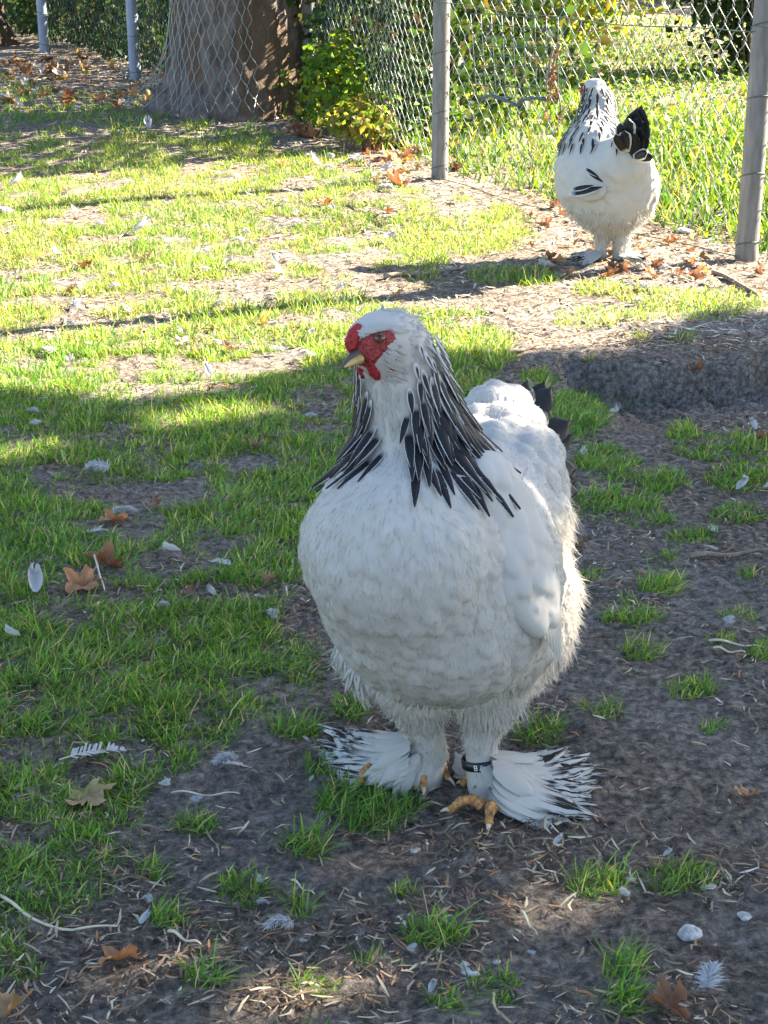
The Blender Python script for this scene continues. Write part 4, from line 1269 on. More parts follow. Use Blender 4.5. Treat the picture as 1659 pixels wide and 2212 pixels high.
for k in range(110):
    vx, vy = 812 + rk.uniform(-30, 50), 795 + 190 * rk.random() ** 1.3
    p, q = BH.hit(vx, vy)
    if p is None: continue
    d = np.array([.1 * (vx - 820) / 30, .0, -1.]); d = d - q * np.dot(d, q)
    o = link('throat_feather', tuft, None, hen); o.matrix_local = mat4(frame(d + q * .08, q), p + q * .001 - hb_, rk.uniform(.7, 1.1))

# toes, claws, leg band
zg = hb_[2]
def GT(vx, vy, up): p = G(vx, vy); r = ray(vx, vy); return p - r * (up / abs(r[2]))
for a, b in (((1042, 1738), (972, 1752)), ((1062, 1745), (1056, 1785)), ((1035, 1700), (1000, 1697)), ((912, 1668), (915, 1708)), ((938, 1662), (965, 1683)), ((805, 1668), (778, 1698))):
    digit(GT(*a, .020), GT(*b, .0085), .0082, hb_, hen)
p = W(1033, 1643, 1.745); c = W(1040, 1643, 1.762)
a = np.linspace(0, 2 * math.pi, 33)[:-1]; ax_ = norm(W(1040, 1625, 1.762) - W(1048, 1680, 1.757)); u = norm(np.cross(ax_, [0, 1, 0])); w_ = np.cross(ax_, u)
RB = .0206
while B(np.array([c + RB * (math.cos(t) * u + math.sin(t) * w_) for t in a])).min() < .001 and RB < .035: RB += .0005
print('band', RB)
V = np.concatenate([c + (rad_ * (np.cos(a)[:, None] * u + np.sin(a)[:, None] * w_)) + ax_ * h_ for rad_, h_ in ((RB - .002, -.006), (RB, -.0055), (RB, .0055), (RB - .002, .006))])
Fq = [(i * 32 + j, i * 32 + (j + 1) % 32, (i + 1) * 32 + (j + 1) % 32, (i + 1) * 32 + j) for i in range(3) for j in range(32)]
band = link('leg_band', mesh_np('leg_band', V - hb_, None, Fq), M['black_plastic'], hen)
fr = norm(np.array([-.25, -.95, .2])); fr = norm(fr - ax_ * np.dot(fr, ax_)); sd_ = norm(np.cross(ax_, fr))
mk = MB()
def mark(x0, y0, x1, y1, wd=.0009):
    q0, q1 = np.array([x0, y0]), np.array([x1, y1]); d_ = (q1 - q0) / np.linalg.norm(q1 - q0); n2 = np.array([-d_[1], d_[0]]) * wd / 2
    vv = []
    for q in (q0 - n2, q0 + n2, q1 + n2, q1 - n2):
        th = q[0] / RB
        vv.append(c + (fr * math.cos(th) + sd_ * math.sin(th)) * (RB + .0004) + ax_ * q[1])
    mk.add(vv, None, [(0, 1, 2, 3)])
for l in ((-.0045, -.0035, -.0045, .0035), (-.0049, .0031, -.0012, .0031), (-.0049, 0, -.0012, 0), (-.0049, -.0031, -.0012, -.0031), (-.0012, .0035, -.0012, -.0035), (.002, -.0035, .0052, .0035)):
    mark(*l)
mk.v = [np.asarray(v_) - hb_ for v_ in mk.v]
link('print', mk.mesh('print', smooth=False), M['white_print'], band)

# foot feathers: fans lying outwards from each foot
ff = [vane_mesh('foot_feather', M['foot'], L=.10, Wd=wd, nu=8, nv=14, droop=dr, cup=.10, shape='leaf', notch=.13, seed=i) for i, (wd, dr) in enumerate(((.034, .06), (.040, .10), (.028, .02), (.036, .14)))]
fw = [vane_mesh('foot_feather', M['white'], L=.10, Wd=wd, nu=5, nv=9, droop=dr, cup=.12, shape='leaf', notch=.08, seed=9 + i) for i, (wd, dr) in enumerate(((.030, .12), (.038, .18)))]
rk = random.Random(21)
def fan(root, tips, spread, rows):
    for ri, (n, zr, lf, lib) in enumerate(rows):
        for i in range(n):
            t = (i + .5 + rk.uniform(-.3, .3)) / n
            tip = np.array([np.interp(t, np.linspace(0, 1, len(tips)), [q[j] for q in tips]) for j in range(3)])
            rt = root + np.array([0, spread * (t - .5), zr + .006 * rk.random()])
            tip = rt + (tip - rt) * lf * rk.uniform(.88, 1.08); tip[2] = max(tip[2], gz(tip[0], tip[1]) + .006 + .02 * rk.random() * zr / .05)
            me = lib[rk.randrange(len(lib))]
            aim_feather('foot_feather', me, rt, tip, np.array([.0, -.35 + .5 * (t - .5), 1.0]), np.linalg.norm(tip - rt) / .10, hen, hb_)
def GP(vx, vy, z): r = ray(vx, vy); return np.array([0, 0, 1.0]) + r * ((1 - zg - z) / -r[2])
fan(GP(1062, 1700, .028), [GP(1230, 1770, .006), GP(1305, 1762, .008), GP(1315, 1700, .012), GP(1318, 1650, .020), GP(1290, 1612, .03), GP(1240, 1600, .045)], .05,
    ((15, .0, 1.0, ff), (13, .012, .93, ff), (9, .022, .66, fw), (9, .030, .50, fw)))
fan(GP(1056, 1720, .022), [GP(1180, 1775, .004), GP(1240, 1768, .006)], .02, ((5, .0, 1.0, ff), (4, .004, .6, fw)))
fan(GP(885, 1650, .036), [GP(690, 1650, .008), GP(680, 1625, .012), GP(672, 1590, .020), GP(680, 1562, .035), GP(740, 1562, .05)], .045,
    ((13, .0, 1.0, ff), (10, .012, .92, ff), (9, .022, .62, fw), (9, .030, .45, fw)))
fan(GP(885, 1670, .025), [GP(740, 1672, .006), GP(720, 1655, .010)], .02, ((5, .0, 1.0, ff), (5, .008, .7, fw)))
fan(GP(1030, 1680, .025), [GP(985, 1640, .008), GP(975, 1625, .012), GP(985, 1610, .03)], .01, ((6, .0, 1.0, fw),))
# white boot feathers draping over each foot
for root, spr in ((W(1060, 1660, 1.745), 60), (W(893, 1635, 1.765), 55)):
    for k in range(26):
        a = rk.uniform(-1, 1); sgn = 1 if spr == 60 else -1
        d = np.array([sgn * (.25 + .75 * abs(a)), -.35 + .25 * a, -.75 + .45 * abs(a)])
        p = root + np.array([sgn * .015 * a, -.012 + .010 * rk.random(), .02 * rk.random() - .008])
        aim_feather('foot_feather', fw[k % 2], p, p + norm(d) * rk.uniform(.035, .06), np.array([-.1 * sgn, -.9, .6]), rk.uniform(.4, .58), hen, hb_)

# ================================================================== the hen by the fence, seen from behind
kb = G(1322, 560)
hen2 = empty('hen', kb, 'white hen with black tail facing away beside the fence', 'hen')
K = Body(.05); Yk = kb[1]
K.chain([(W(1288, 192, Yk + .20), .036), (W(1292, 230, Yk + .17), .046), (W(1285, 285, Yk + .12), .070), (W(1285, 330, Yk + .06), .105)], .04)
K.ball(W(1277, 190, Yk + .215), .030, .02)
K.chain([(W(1285, 350, Yk + .04), .125), (W(1312, 395, Yk - .01), .148), (W(1322, 428, Yk - .02), .106)], .06)
K.chain([(W(1335, 380, Yk - .06), .108), (W(1346, 345, Yk - .12), .070), (W(1352, 328, Yk - .14), .05)], .05)
K.ball(W(1262, 395, Yk + .02), .090, .05); K.ball(W(1378, 405, Yk - .02), .065, .05)
K.ball(W(1297, 438, Yk - .01), .072, .05); K.ball(W(1364, 428, Yk - .01), .070, .05)
K.chain([(W(1298, 458, Yk), .052), (W(1302, 505, Yk), .026), (W(1297, 550, Yk), .019)], .02)
K.chain([(W(1352, 460, Yk), .050), (W(1342, 508, Yk), .028), (W(1337, 555, Yk), .020)], .02)
c2 = W(1312, 380, Yk)
KV, KQ = K.mesh(c2 - [.28, .36, .34], c2 + [.28, .36, .36], .0075)
kn = K.grad(KV)
fwd, tailv = norm(np.array([-.35, .9, 0])), norm(np.array([.35, -.9, .1]))
KV = puff(KV, kn, KQ, .027, .008, 4, sstep(kb[2] + .10, kb[2] + .16, KV[:, 2]) * sstep(W(1285, 300, Yk + .1)[2], W(1285, 330, Yk + .1)[2], KV[:, 2]))
KV = KV + kn * (.008 * (fbm(KV[:, 0] * 24, KV[:, 1] * 24, KV[:, 2] * 24, octv=2, seed=9) - .5))[:, None]
link('body', mesh_np('body', KV - kb, None, KQ), M['white_body'], hen2)
kt = norm(np.array([.35, -.9, .1]))
P = tri_sample(KV, KQ, 14000, 35); n_ = K.grad(P); rr = np.random.default_rng(15)
ok = rr.uniform(0, 1, len(P)) < sstep(kb[2] + .22, kb[2] + .12, P[:, 2]); P, n_ = P[ok], n_[ok]
strands('belly_down', P, n_ * .4 + np.array([0, 0, -.7]) + rr.normal(0, .3, P.shape), rr.uniform(.008, .024, len(P)), .0012, M['down'], hen2, kb, 16)
# hackle
ax2 = np.array([W(1288, 195, Yk + .20), W(1292, 235, Yk + .17), W(1285, 285, Yk + .12), W(1283, 315, Yk + .08)])
rk = random.Random(14)
for ri in range(11):
    s_ = ri / 10; c = np.array([np.interp(s_, [0, .35, .75, 1], ax2[:, j]) for j in range(3)]); nx_ = int(13 + 13 * s_)
    for j in range(nx_):
        a = 2 * math.pi * (j + .5 * (ri % 2) + rk.uniform(-.2, .2)) / nx_
        if math.cos(a - 1.9) > .75: continue
        d = np.array([math.cos(a), math.sin(a), .1]); t = .003
        for _ in range(60):
            v = K((c + d * t)[None])[0]
            if v > 0: break
            t += max(.003, -v * .8)
        p = c + d * t; nn = K.grad(p[None])[0]
        down = np.array([0, 0, -1.0]) + .15 * d * np.array([1, 1, 0]) + .1 * kt; tt = norm(down - nn * np.dot(down, nn) + nn * .05 + .1 * np.cross(nn, down) * rk.uniform(-1, 1))
        Lf = .04 if s_ < .3 else .058
        for _ in range(10):
            q3 = p + nn * .008 + tt * (.9 * Lf * np.array([[.4], [.7], [1.0]])) - nn * Lf * np.array([[.02], [.06], [.12]])
            if K(q3).min() > .003: break
            tt = norm(tt + nn * .03)
        o = link('hackle_feather', hk[2][rk.randrange(3)], None, hen2)
        o.matrix_local = mat4(frame(tt, nn), p + nn * .008 - tt * .01 - kb, rk.uniform(.8, 1.0))
# tail
tb = W(1358, 345, Yk - .18)
for (tx, ty, dy, L) in ((1385, 226, -.16, 0), (1372, 235, -.18, 0), (1395, 245, -.15, 0), (1358, 250, -.19, 0), (1402, 270, -.15, 0), (1345, 262, -.19, 0), (1403, 300, -.16, 0), (1382, 250, -.20, 0), (1392, 285, -.20, 0), (1375, 270, -.22, 0), (1398, 318, -.19, 0),
                       (1390, 300, -.235, 0), (1385, 275, -.23, 0), (1375, 290, -.24, 0), (1352, 268, -.24, 1), (1338, 278, -.23, 1), (1345, 295, -.24, 1), (1332, 302, -.23, 1), (1385, 330, -.25, 1), (1402, 338, -.23, 1)):
    q = W(tx, ty, Yk + dy - .045); a = tb + (q - tb) * (.15 if not L else .35)
    d = q - a
    aim_feather('tail_feather', tm[L], a, q, np.array([-.35, -.9, .25]), np.linalg.norm(d) / (.125, .075)[L] * 1.0, hen2, kb)
# wing: folded, with dark edged quills
kw0, kw1 = W(1232, 340, Yk + .03), W(1300, 408, Yk - .12)
WR2 = frame(kw1 - kw0, np.array([-.55, -.75, .35])); kc = (kw0 + kw1) / 2 + np.array([-.02, -.04, .0])
kwb = Body(.02); kwb.ell(kc, WR2, (.125, .070, .026)); v, q = kwb.mesh(kc - .17, kc + .17, .008); v = puff(v, kwb.grad(v), q, .028, .008, 8, np.ones(len(v)))
wing2 = link('wing', mesh_np('wing', v - kb, None, q), M['white_body'], hen2)
dq = vane_mesh('wing_quill', M['tail_laced'], L=.12, Wd=.03, nu=4, nv=8, droop=.05, cup=.12, shape='leaf')
for i, (rx, ry, tx, ty, dd) in enumerate(((1262, 362, 1294, 382, -.20), (1268, 370, 1304, 394, -.205), (1232, 410, 1282, 399, -.19), (1228, 420, 1302, 402, -.195))):
    a, b = W(rx, ry, Yk + dd), W(tx, ty, Yk + dd - .03)
    aim_feather('wing_quill', dq, a, b, np.array([-.4, -.8, .4]), np.linalg.norm(b - a) / .12, wing2, kb)
# head, feet
fp = W(1262, 193, Yk + .20)
fb2 = Body(.01); fb2.ball(fp, .016); fb2.ball(W(1263, 202, Yk + .205), .012); v, q = fb2.mesh(fp - .05, fp + .05, .005)
link('face', mesh_np('face', v - kb, None, q), M['face'], hen2)
link('beak', beakpart(W(1262, 190, Yk + .215), W(1254, 196, Yk + .24), .009, .008, kb, np.array([0, 0, 1]), .1), M['beak'], hen2)
rk = random.Random(31)
for root, sgn in ((W(1297, 548, Yk - .01), -1), (W(1332, 552, Yk - .01), 1)):
    for i in range(14):
        a = rk.uniform(-.5, 1.1); d = np.array([sgn * (.4 + .6 * rk.random()), -.6 + .6 * rk.random(), -.05]); d = norm(d)
        tip = root + d * rk.uniform(.07, .13); tip[2] = gz(tip[0], tip[1]) + .012 + .02 * rk.random()
        aim_feather('foot_feather', ff[i % 4] if i % 3 else fw[i % 2], root + np.array([0, 0, .01]), tip, np.array([0, -.3, 1.0]), np.linalg.norm(tip - root) / .1, hen2, kb)
    for dx in (-.03, .0, .03):
        p = np.array([root[0] + dx * .5, root[1] + .02, kb[2] + .02]); digit(p, p + np.array([dx, .06, -.012]), .009, kb, hen2)

# ================================================================== things lying about
rk = random.Random(77)
def lobed_leaf(size, seed):
    """a dry curled five-lobed leaf"""
    r = np.random.default_rng(seed); n = 40
    t = np.linspace(-math.pi, math.pi, n, endpoint=False)
    rad = size * (.30 + .24 * np.abs(np.cos(2.5 * t)) ** 1.2 * (1 + .25 * np.cos(t))) * (1 + .10 * r.normal(0, 1, n))
    V = [(0, 0, 0)]; rings = (.5, 1.0)
    for f in rings:
        for a, q in zip(t, rad):
            x, y = q * f * math.cos(a), q * f * math.sin(a)
            V.append((x, y, 0))
    V = np.array(V); k = r.uniform(1.0, 4.5) / size; ax = r.uniform(0, math.pi)
    u = V[:, 0] * math.cos(ax) + V[:, 1] * math.sin(ax)
    V[:, 2] = .35 * k * u ** 2 + .34 * size * (fbm(V[:, 0] / size * 5 + seed, V[:, 1] / size * 4, octv=2, seed=seed) - .5)
    V[:, 1] *= (1.0, .62, .8, .5)[seed % 4]
    F3 = [(0, 1 + j, 1 + (j + 1) % n) for j in range(n)]
    F4 = [(1 + j, 1 + n + j, 1 + n + (j + 1) % n, 1 + (j + 1) % n) for j in range(n)]
    return V, F3, F4
LEAFCOL = [(.36, .18, .085), (.25, .125, .07), (.42, .26, .13), (.20, .12, .075), (.44, .31, .15), (.42, .35, .28), (.46, .34, .09)]
LEAFWORD = ['orange-brown', 'russet', 'tan', 'dark brown', 'straw-coloured', 'grey-beige', 'golden']
leaf_lib = []
for i in range(14):
    V, F3, F4 = lobed_leaf(.10, i); c = np.array(LEAFCOL[i % 7]); v = .35 + 1.2 * fbm(V[:, 0] * 60, V[:, 1] * 60, octv=2, seed=i)
    me = mesh_np('fallen_leaf', V, F3, F4, col=np.clip(c[None] * v[:, None], 0, 1)); me.materials.append(M['dead']); leaf_lib.append(me)
def put(o, p, sc=1.0, rz=None, tilt=.25):
    o.location = [float(c) for c in p]; o.scale = (sc, sc, sc)
    o.rotation_euler = (rk.uniform(-tilt, tilt), rk.uniform(-tilt, tilt), rk.uniform(0, 6.28) if rz is None else rz)
    return o
def leaf(vx, vy, sc, label, which=None, group=None, tilt=.35, lift=.012):
    p = G(vx, vy); o = link('fallen_leaf', leaf_lib[rk.randrange(14) if which is None else which])
    put(o, p + np.array([0, 0, lift]), sc, tilt=tilt); return tag(o, label, 'leaf', group)
leaf(180, 1278, .72, 'large curled orange-brown leaf beside a green stalk on the lawn', 0)
leaf(232, 1232, .7, 'rusty brown leaf just behind the large curled orange leaf', 1)
leaf(245, 1138, .55, 'small brown leaf tucked under a white downy feather', 0)
leaf(195, 1735, .6, 'ochre leaf half buried in grass below the long white feather', 4)
leaf(258, 2090, .45, 'small orange leaf on dark soil in the lower left', 0)
leaf(1440, 2190, .55, 'russet leaf at the bottom edge near a white down clump', 1)
leaf(15, 2205, .5, 'pale brown leaf in the bottom left corner', 2)
leaf(340, 1098, .4, 'thin brown leaf on bare soil above the orange leaf', 1)
leaf(420, 1290, .5, 'small brown leaf in the grass left of the big hen', 3)
leaf(555, 970, .6, 'broad dull brown leaf in a bare hollow behind the big hen', 3)
leaf(1290, 440, .5, 'orange leaf near the legs of the far hen', 0)
leaf(1648, 960, .5, 'reddish leaf at the right edge beside the dug hollow', 1)
leaf(1500, 820, .5, 'rust brown leaf lying in the dug hollow', 1)
leaf(585, 1268, .4, 'tiny curled brown leaf left of the big hen breast', 3)
leaf(1250, 1190, .5, 'dark brown leaf right of the big hen tail', 3)
leaf(1610, 1735, .35, 'small tan leaf at the right edge level with the hen feet', 2)
def group_leaves(n, x0, x1, y0, y1, sc, label, group, keep=lambda p: True, lib=None):
    k = 0
    for _ in range(n * 12):
        if k >= n: break
        vx, vy = rk.uniform(x0, x1), rk.uniform(y0, y1)
        p = G(vx, vy)
        if not keep(p): continue
        wi = lib[rk.randrange(len(lib))] if lib else rk.randrange(14)
        leaf(vx, vy, sc * rk.uniform(.6, 1.35), LEAFWORD[wi % 7] + ' ' + label, wi, group, .7, .015); k += 1
group_leaves(75, 0, 375, 118, 235, 1.0, 'dry leaf in the shaded litter left of the big trunk', 'leaves in the shaded litter left of the trunk')
group_leaves(26, 630, 800, 222, 300, .9, 'dry leaf in the litter between the big trunk and the bush', 'leaves between the trunk and the bush', lambda p: beyond(p[0], p[1]) < 0)
group_leaves(40, 780, 1000, 300, 410, .8, 'sunlit dry leaf heaped at the foot of the left grey post', 'leaves at the foot of the left post')
group_leaves(60, 1130, 1659, 440, 615, .55, 'sunlit leaf in the litter along the fence near the far hen', 'leaves along the fence near the far hen', lambda p: -.75 < beyond(p[0], p[1]) < .05, [0, 1, 2, 5])
group_leaves(26, 120, 900, 330, 860, .45, 'small dry leaf scattered on the sunlit lawn', 'leaves scattered on the sunlit lawn')

# loose feathers
def barbed(L, Wd, seed, gaps=.15):
    r = np.random.default_rng(seed); mbv = MB(); n = 26
    cx = lambda t: np.array([L * t, .10 * L * math.sin(t * 2.2), .05 * L * math.sin(t * 3)])
    for sgn in (-1, 1):
        for i in range(n):
            t = .16 + .82 * i / n
            if r.uniform() < gaps: continue
            a = cx(t); b = cx(min(t + .9 / n, 1)); w = Wd * .5 * math.sin(min(1, (1.02 - t) * 2.2) * 1.57) * r.uniform(.8, 1.1)
            e = np.array([.45 * w, sgn * w, .25 * w + r.normal(0, .08) * w])
            mbv.add([a, b, b + e + r.normal(0, .03 * w, 3), a + e], None, [(0, 1, 2, 3)])
    vn = mbv.mesh('vane', smooth=False)
    sh = MB(); t = np.linspace(0, 1, 12); sh.tube(np.array([cx(k) for k in t]) + [0, 0, .0004], .0011 * (1.1 - t), 5)
    return vn, sh.mesh('shaft')
def downy(sz, seed, n=520):
    """limp plume: soft barbs along a short bent shaft"""
    r = np.random.default_rng(seed); t = r.uniform(0, 1, n)
    bend = r.uniform(-1.2, 1.2)
    c = np.stack([sz * 1.5 * (t - .5), sz * .35 * bend * (t - .5) ** 2 * 4, sz * .22 * np.sin(t * 3.1)], 1)
    ang = r.normal(0, .35, n) + np.where(r.uniform(0, 1, n) < .5, 1, -1) * (1.25 - .7 * t)
    o = norm(np.stack([np.cos(ang), np.sin(ang), r.uniform(-.15, .75, n)], 1))
    L = (sz * r.uniform(.25, .85, n) * (1.05 - .45 * t))[:, None]; s_ = norm(np.cross(o, r.normal(0, 1, (n, 3)))) * .0007
    k = np.stack([r.normal(.2, .35, n), r.normal(0, .35, n), -r.uniform(.1, .7, n)], 1) * L
    V = np.stack([c - s_, c + s_, c + o * L * .55 - s_ + k * .12, c + o * L * .55 + s_ + k * .12, c + o * L * .9 + k * .6], 1).reshape(-1, 3)
    V[:, 2] = np.maximum(V[:, 2], -.004)
    i = np.arange(n)[:, None] * 5
    uv = np.tile(np.array([(0, 0), (1, 0), (0, .5), (1, .5), (.5, 1)], float), (n, 1))
    me = mesh_np('down_feather', V, i + [2, 3, 4], i + [0, 1, 3, 2], uv=uv, smooth=False); me.materials.append(M['loose']); return me
vlib = []
for i in range(6):
    a, b = barbed(.075, .026, i, .12 + .05 * (i % 3)); a.materials.append(M['loose']); b.materials.append(M['straw']); vlib.append((a, b))
dlib = [downy(.026, i) for i in range(5)]
slib = [vane_mesh('small_feather', M['loose'], L=.042, Wd=.020, nu=8, nv=10, droop=-.45, cup=-.6, shape='leaf', notch=.45, seed=i) for i in range(4)]
def feather(kind, vx, vy, sc, label, rz=None, group=None, lift=.018, tilt=.3):
    p = G(vx, vy) + np.array([0, 0, lift])
    if kind == 'v':
        a, b = vlib[rk.randrange(6)]; o = link('feather', a); put(o, p, sc, rz, tilt); link('shaft', b, None, o)
    else:
        o = link('feather', (dlib if kind == 'd' else slib)[rk.randrange(4)]); put(o, p, sc, rz, tilt)
    if group: label = ('flat ' if kind == 's' else 'fluffy ') + label
    return tag(o, label, 'feather', group)
feather('v', 130, 1672, 1.25, 'long white barbed feather standing on grass in the lower left', .42, lift=.02, tilt=.15)
feather('d', 215, 1032, 1.15, 'round fluffy white down feather on the grass left of the hen')
feather('d', 268, 1122, 1.15, 'bluish white down feather on bare soil above the orange leaf')
feather('v', 235, 1165, .9, 'flat white feather left of the bluish down', 2.7)
feather('s', 78, 1300, 1.3, 'cupped pale grey feather near the left edge')
feather('d', 70, 905, .75, 'upper of two white down tufts at the left edge in shade')
feather('d', 78, 932, .7, 'lower of two white down tufts at the left edge in shade')
feather('s', 392, 1208, .8, 'small white feather on the worn patch left of the hen')
feather('v', 450, 1235, .7, 'curved white feather with yellow quill left of the hen', 5.6)
feather('s', 45, 1395, .7, 'grey white feather sunk in grass at the left edge')
feather('d', 588, 1350, .6, 'small down tuft close left of the hen belly')
feather('d', 355, 1325, .5, 'tiny down tuft in the grass below the orange leaf')
feather('s', 465, 1308, .6, 'small blue-white feather upright in the grass')
feather('d', 490, 1668, .75, 'matted white down on trampled soil left of the feet')
feather('v', 545, 1690, .55, 'torn white feather lying beside the matted down', 3.3)
feather('s', 345, 1720, .6, 'small white curled feather under the grass edge')
feather('d', 605, 2028, .75, 'grey white down flattened on soil in the lower middle')
feather('d', 1530, 2150, .95, 'spiky grey-white down clump in the lower right corner')
feather('s', 1320, 905, .9, 'crumpled white feather right of the hen tail')
feather('s', 1258, 997, .8, 'white feather touching the black tail edge')
feather('d', 1130, 765, .55, 'small white down behind the hen neck')
feather('d', 1362, 630, .9, 'white down on grass below the far hen, left one')
feather('d', 1390, 632, .9, 'white down on grass below the far hen, right one')
feather('d', 1375, 660, .7, 'white down just below the pair near the far hen')
feather('s', 322, 283, 2.2, 'bright white feather on shaded grass in front of the trunk')
feather('s', 18, 412, 1.8, 'white feather at the left edge of the sunlit lawn')
feather('d', 8, 468, 1.8, 'white down at the left edge below another feather')
feather('s', 285, 512, 1.8, 'broken white feather on the sunlit lawn')
feather('d', 165, 668, 1.2, 'white down on the sunlit lawn near bare soil')
feather('s', 598, 580, 1.2, 'pale feather standing in the middle of the sunlit lawn')
feather('s', 830, 527, 1.4, 'pale feather on the sunlit path behind the hen')
feather('s', 455, 825, .9, 'pale beige feather at the edge of the shade')
feather('d', 672, 915, .6, 'small white down left of the hen neck')
feather('s', 1590, 1075, .9, 'flat white feather on tufts at the right edge')
feather('s', 1645, 1070, .9, 'white feather cut by the right edge')
feather('d', 1572, 1365, .6, 'white down on a small tuft at the right')
feather('s', 1632, 945, .8, 'white feather in litter right of the hollow')
feather('d', 1225, 1400, .35, 'tiny white down beside the hen thigh')
for i in range(26):
    feather('dds'[i % 3], rk.uniform(5, 400), rk.uniform(150, 245), rk.uniform(1.2, 2.2), 'white feather lying in the shaded litter left of the trunk', None, 'feathers in the shaded litter')
for i in range(16):
    feather('dds'[i % 3], rk.uniform(650, 1000), rk.uniform(290, 420), rk.uniform(1.0, 1.8), 'white feather in the sunlit litter before the left post', None, 'feathers in the sunlit litter')
for i in range(14):
    feather('dds'[i % 3], rk.uniform(1100, 1640), rk.uniform(470, 600), rk.uniform(.9, 1.5), 'white feather in the litter along the fence by the far hen', None, 'feathers along the fence')
for i in range(40):
    feather('dds'[i % 3], rk.uniform(30, 760), rk.uniform(360, 800), rk.uniform(.6, 1.1), 'white feather scrap on the sunlit lawn', None, 'feather scraps on the sunlit lawn')
for i in range(26):
    feather('dds'[i % 3], rk.uniform(300, 1640), rk.uniform(1050, 2180), rk.uniform(.18, .4), 'tiny white feather scrap on the shaded soil', None, 'feather scraps on the shaded soil', lift=.008)

# twigs and stalks
def stalk(pts, r, label, name='twig', m='twig', cat='twig', lift=.008):
    P = np.array([G(*q) for q in pts]); P[:, 2] += lift
    t = np.linspace(0, 1, len(P)); tt = np.linspace(0, 1, 14)
    Q = np.stack([np.interp(tt, t, P[:, j]) for j in range(3)], 1); Q[:, 2] += .003 * np.sin(tt * 9)
    mb = MB(); mb.tube(Q - Q[0], r * (1 - .5 * tt), 6)
    return tag(link(name, mb.mesh(name), M[m], None, Q[0]), label, cat)
stalk([(0, 1950), (60, 1995), (150, 2025), (255, 2022)], .0022, 'long pale bent straw on the soil in the lower left', 'straw', 'straw', 'straw')
stalk([(365, 2030), (435, 2060)], .0022, 'short straight pale straw in the lower left', 'straw', 'straw', 'straw')
stalk([(205, 1225), (228, 1300)], .0022, 'thin green-grey stalk beside the curled orange leaf', 'stalk', 'straw', 'stalk', .02)
stalk([(1490, 1215), (1570, 1208), (1659, 1203)], .006, 'brown stick lying at the right edge', 'twig')
stalk([(1090, 768), (1170, 752)], .008, 'grey stick on the soil behind the hen')
stalk([(1125, 1985), (1160, 2035)], .0018, 'thin pale stalk by the sunlit chip patch', 'straw', 'straw', 'straw')
stalk([(1530, 1395), (1600, 1400), (1650, 1412)], .0022, 'pale straw between tufts at the right edge', 'straw', 'straw', 'straw')
stalk([(1540, 1410), (1610, 1420)], .002, 'pale straw just below another between the right tufts', 'straw', 'straw', 'straw')
stalk([(630, 1915), (680, 1950)], .0015, 'thin curved straw below the hen on the left', 'straw', 'straw', 'straw')
stalk([(370, 1728), (520, 1738)], .0014, 'long thin straw under the matted down', 'straw', 'straw', 'straw')
stalk([(1215, 1730), (1300, 1722)], .0012, 'fine straw under the right foot feathers', 'straw', 'straw', 'straw')
stalk([(1330, 495), (1420, 490)], .012, 'pale stick in the litter by the far hen')
stalk([(1540, 595), (1600, 620), (1640, 650)], .010, 'grey curved stick at the foot of the right post')
stalk([(1160, 408), (1200, 385)], .014, 'grey stick leaning at the fence left of the far hen')
stalk([(56, 205), (92, 190)], .02, 'dark stick in the shaded litter at the left')
stalk([(1255, 1290), (1330, 1255)], .0018, 'thin twig right of the hen thigh')
stalk([(830, 605), (1000, 588)], .010, 'brown stick on the sunlit ground behind the hen')

# pebbles and dried lumps
def lump(vx, vy, sz, label, seed, flat=.45, m='stone'):
    r = Body(.01); g = np.random.default_rng(seed)
    for i in range(5): r.ball(g.normal(0, .35, 3) * sz * np.array([1, .8, .4]), sz * g.uniform(.45, .7), sz * .3)
    v, q = r.mesh([-sz * 1.9] * 3, [sz * 1.9] * 3, sz / 5)
    v = v * np.array([1, 1, flat]) * (1 + .55 * (fbm(v[:, 0] / sz * 2.2 + seed, v[:, 1] / sz * 2.2, v[:, 2] / sz * 2.2, octv=3, seed=seed) - .5))[:, None]; p = G(vx, vy)
    return tag(link('pebble', mesh_np('pebble', v, None, q), M[m], None, p + np.array([0, 0, sz * .35])), label, 'pebble')
lump(1488, 2030, .016, 'rounded bluish white lump on the soil at lower right', 1)
lump(1525, 1925, .011, 'whitish knobbly lump beside the grass tuft at lower right', 2)
lump(1010, 2105, .009, 'small white pebble above a tuft at the bottom', 3)
lump(1365, 1905, .008, 'cream pebble in front of the paired grass tufts', 4)
lump(1610, 1985, .008, 'tan pebble at the right edge low in the picture', 5)
lump(1540, 1148, .012, 'cream pebble on the tuft right of the hen', 6)
lump(1075, 2080, .005, 'tiny beige pebble near the bottom middle', 7)
lump(900, 1840, .006, 'small white stone by the sunlit chips', 8)
lump(1180, 1790, .009, 'grey lump under the right foot feathers', 9)
lump(1480, 505, .030, 'large pale stone at the foot of the fence near the right post', 10)
lump(1380, 475, .030, 'pale rounded stone behind the far hen at the fence foot', 11)

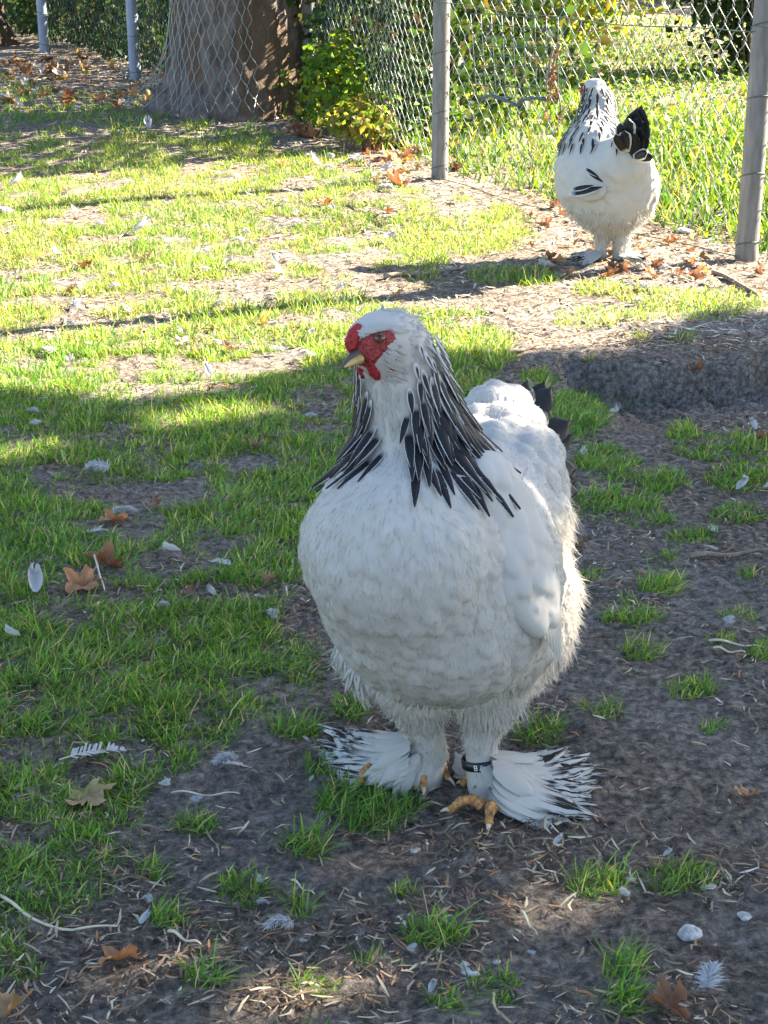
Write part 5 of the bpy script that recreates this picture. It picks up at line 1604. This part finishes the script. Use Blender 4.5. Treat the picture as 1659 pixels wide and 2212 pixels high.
# dark welded patch of wire, a cable and a dried vine on the fence
fd = norm(P1 - P2); fside = np.array([-fd[1], fd[0]]); fside = fside if fside[1] < 0 else -fside
def on_fence(vx, vy, off):
    """where a line of sight meets the fence plane"""
    r = ray(vx, vy); nn = np.array([fside[0], fside[1]])
    q0 = P2 + fside * off
    t = (q0 @ nn) / (r[0] * nn[0] + r[1] * nn[1])
    return np.array([0, 0, 1.0]) + r * t
c00, c10, c01, c11 = on_fence(1016, 30, .06), on_fence(1205, 40, .06), on_fence(1030, 208, .06), on_fence(1205, 212, .06)
panel = empty('wire_panel', c01, 'dark square grid of welded wire tied to the fence left of the far hen', 'wire panel')
for i in range(9):
    t = i / 8
    for a, b in (((c00 + (c10 - c00) * t), (c01 + (c11 - c01) * t)), ((c00 + (c01 - c00) * t), (c10 + (c11 - c10) * t))):
        k = np.linspace(0, 1, 6)[:, None]; mb = MB(); mb.tube(a + (b - a) * k + np.array([0, 0, 1.]) * .004 * np.sin(k * 5 + i) - c01, .0022, 5)
        link('wire', mb.mesh('wire'), M['dark_wire'], panel)
pts = np.array([on_fence(*q, .075) for q in ((1040, 213), (1060, 206), (1080, 212), (1100, 220), (1118, 228), (1128, 216), (1150, 212), (1180, 214))])
tt = np.linspace(0, 1, 30); Q = np.stack([np.interp(tt, np.linspace(0, 1, 8), pts[:, j]) for j in range(3)], 1); mb = MB(); mb.tube(Q - Q[0], .008 * (1 + .25 * np.sin(tt * 40)), 8)
tag(link('strap', mb.mesh('strap'), M['cable'], None, Q[0]), 'twisted blue-black strap tied along the wire panel', 'strap')
vine = empty('dried_vine', on_fence(1190, 90, .07), 'dried rust-brown vine hanging on the wire panel', 'vine')
vb = on_fence(1190, 90, .07)
for i, path in enumerate((((1196, 100), (1188, 130), (1186, 165), (1190, 200), (1180, 235), (1165, 275)), ((1210, 95), (1200, 120), (1190, 165), (1205, 195), (1212, 230), (1216, 270)), ((1190, 160), (1178, 180), (1186, 210)))):
    P = np.array([on_fence(*q, .07 + .01 * i) for q in path]); mb = MB(); t = np.linspace(0, 1, len(P)); mb.tube(P - vb, .006 * (1 - .6 * t), 6)
    link('stem', mb.mesh('stem'), M['twig'], vine)
for i in range(16):
    t = rk.random(); p = on_fence(1190 + rk.uniform(-12, 18), 105 + 150 * t, .08 + .02 * rk.random())
    o = link('leaf', leaf_lib[(1, 3, 7, 10)[i % 4]], None, vine); o.location = [float(c) for c in p - vb]; o.rotation_euler = (1.3 + rk.uniform(-.4, .4), rk.uniform(-.6, .6), rk.uniform(-1, 1)); sc = rk.uniform(.25, .5); o.scale = (sc * .5, sc * 1.3, sc)
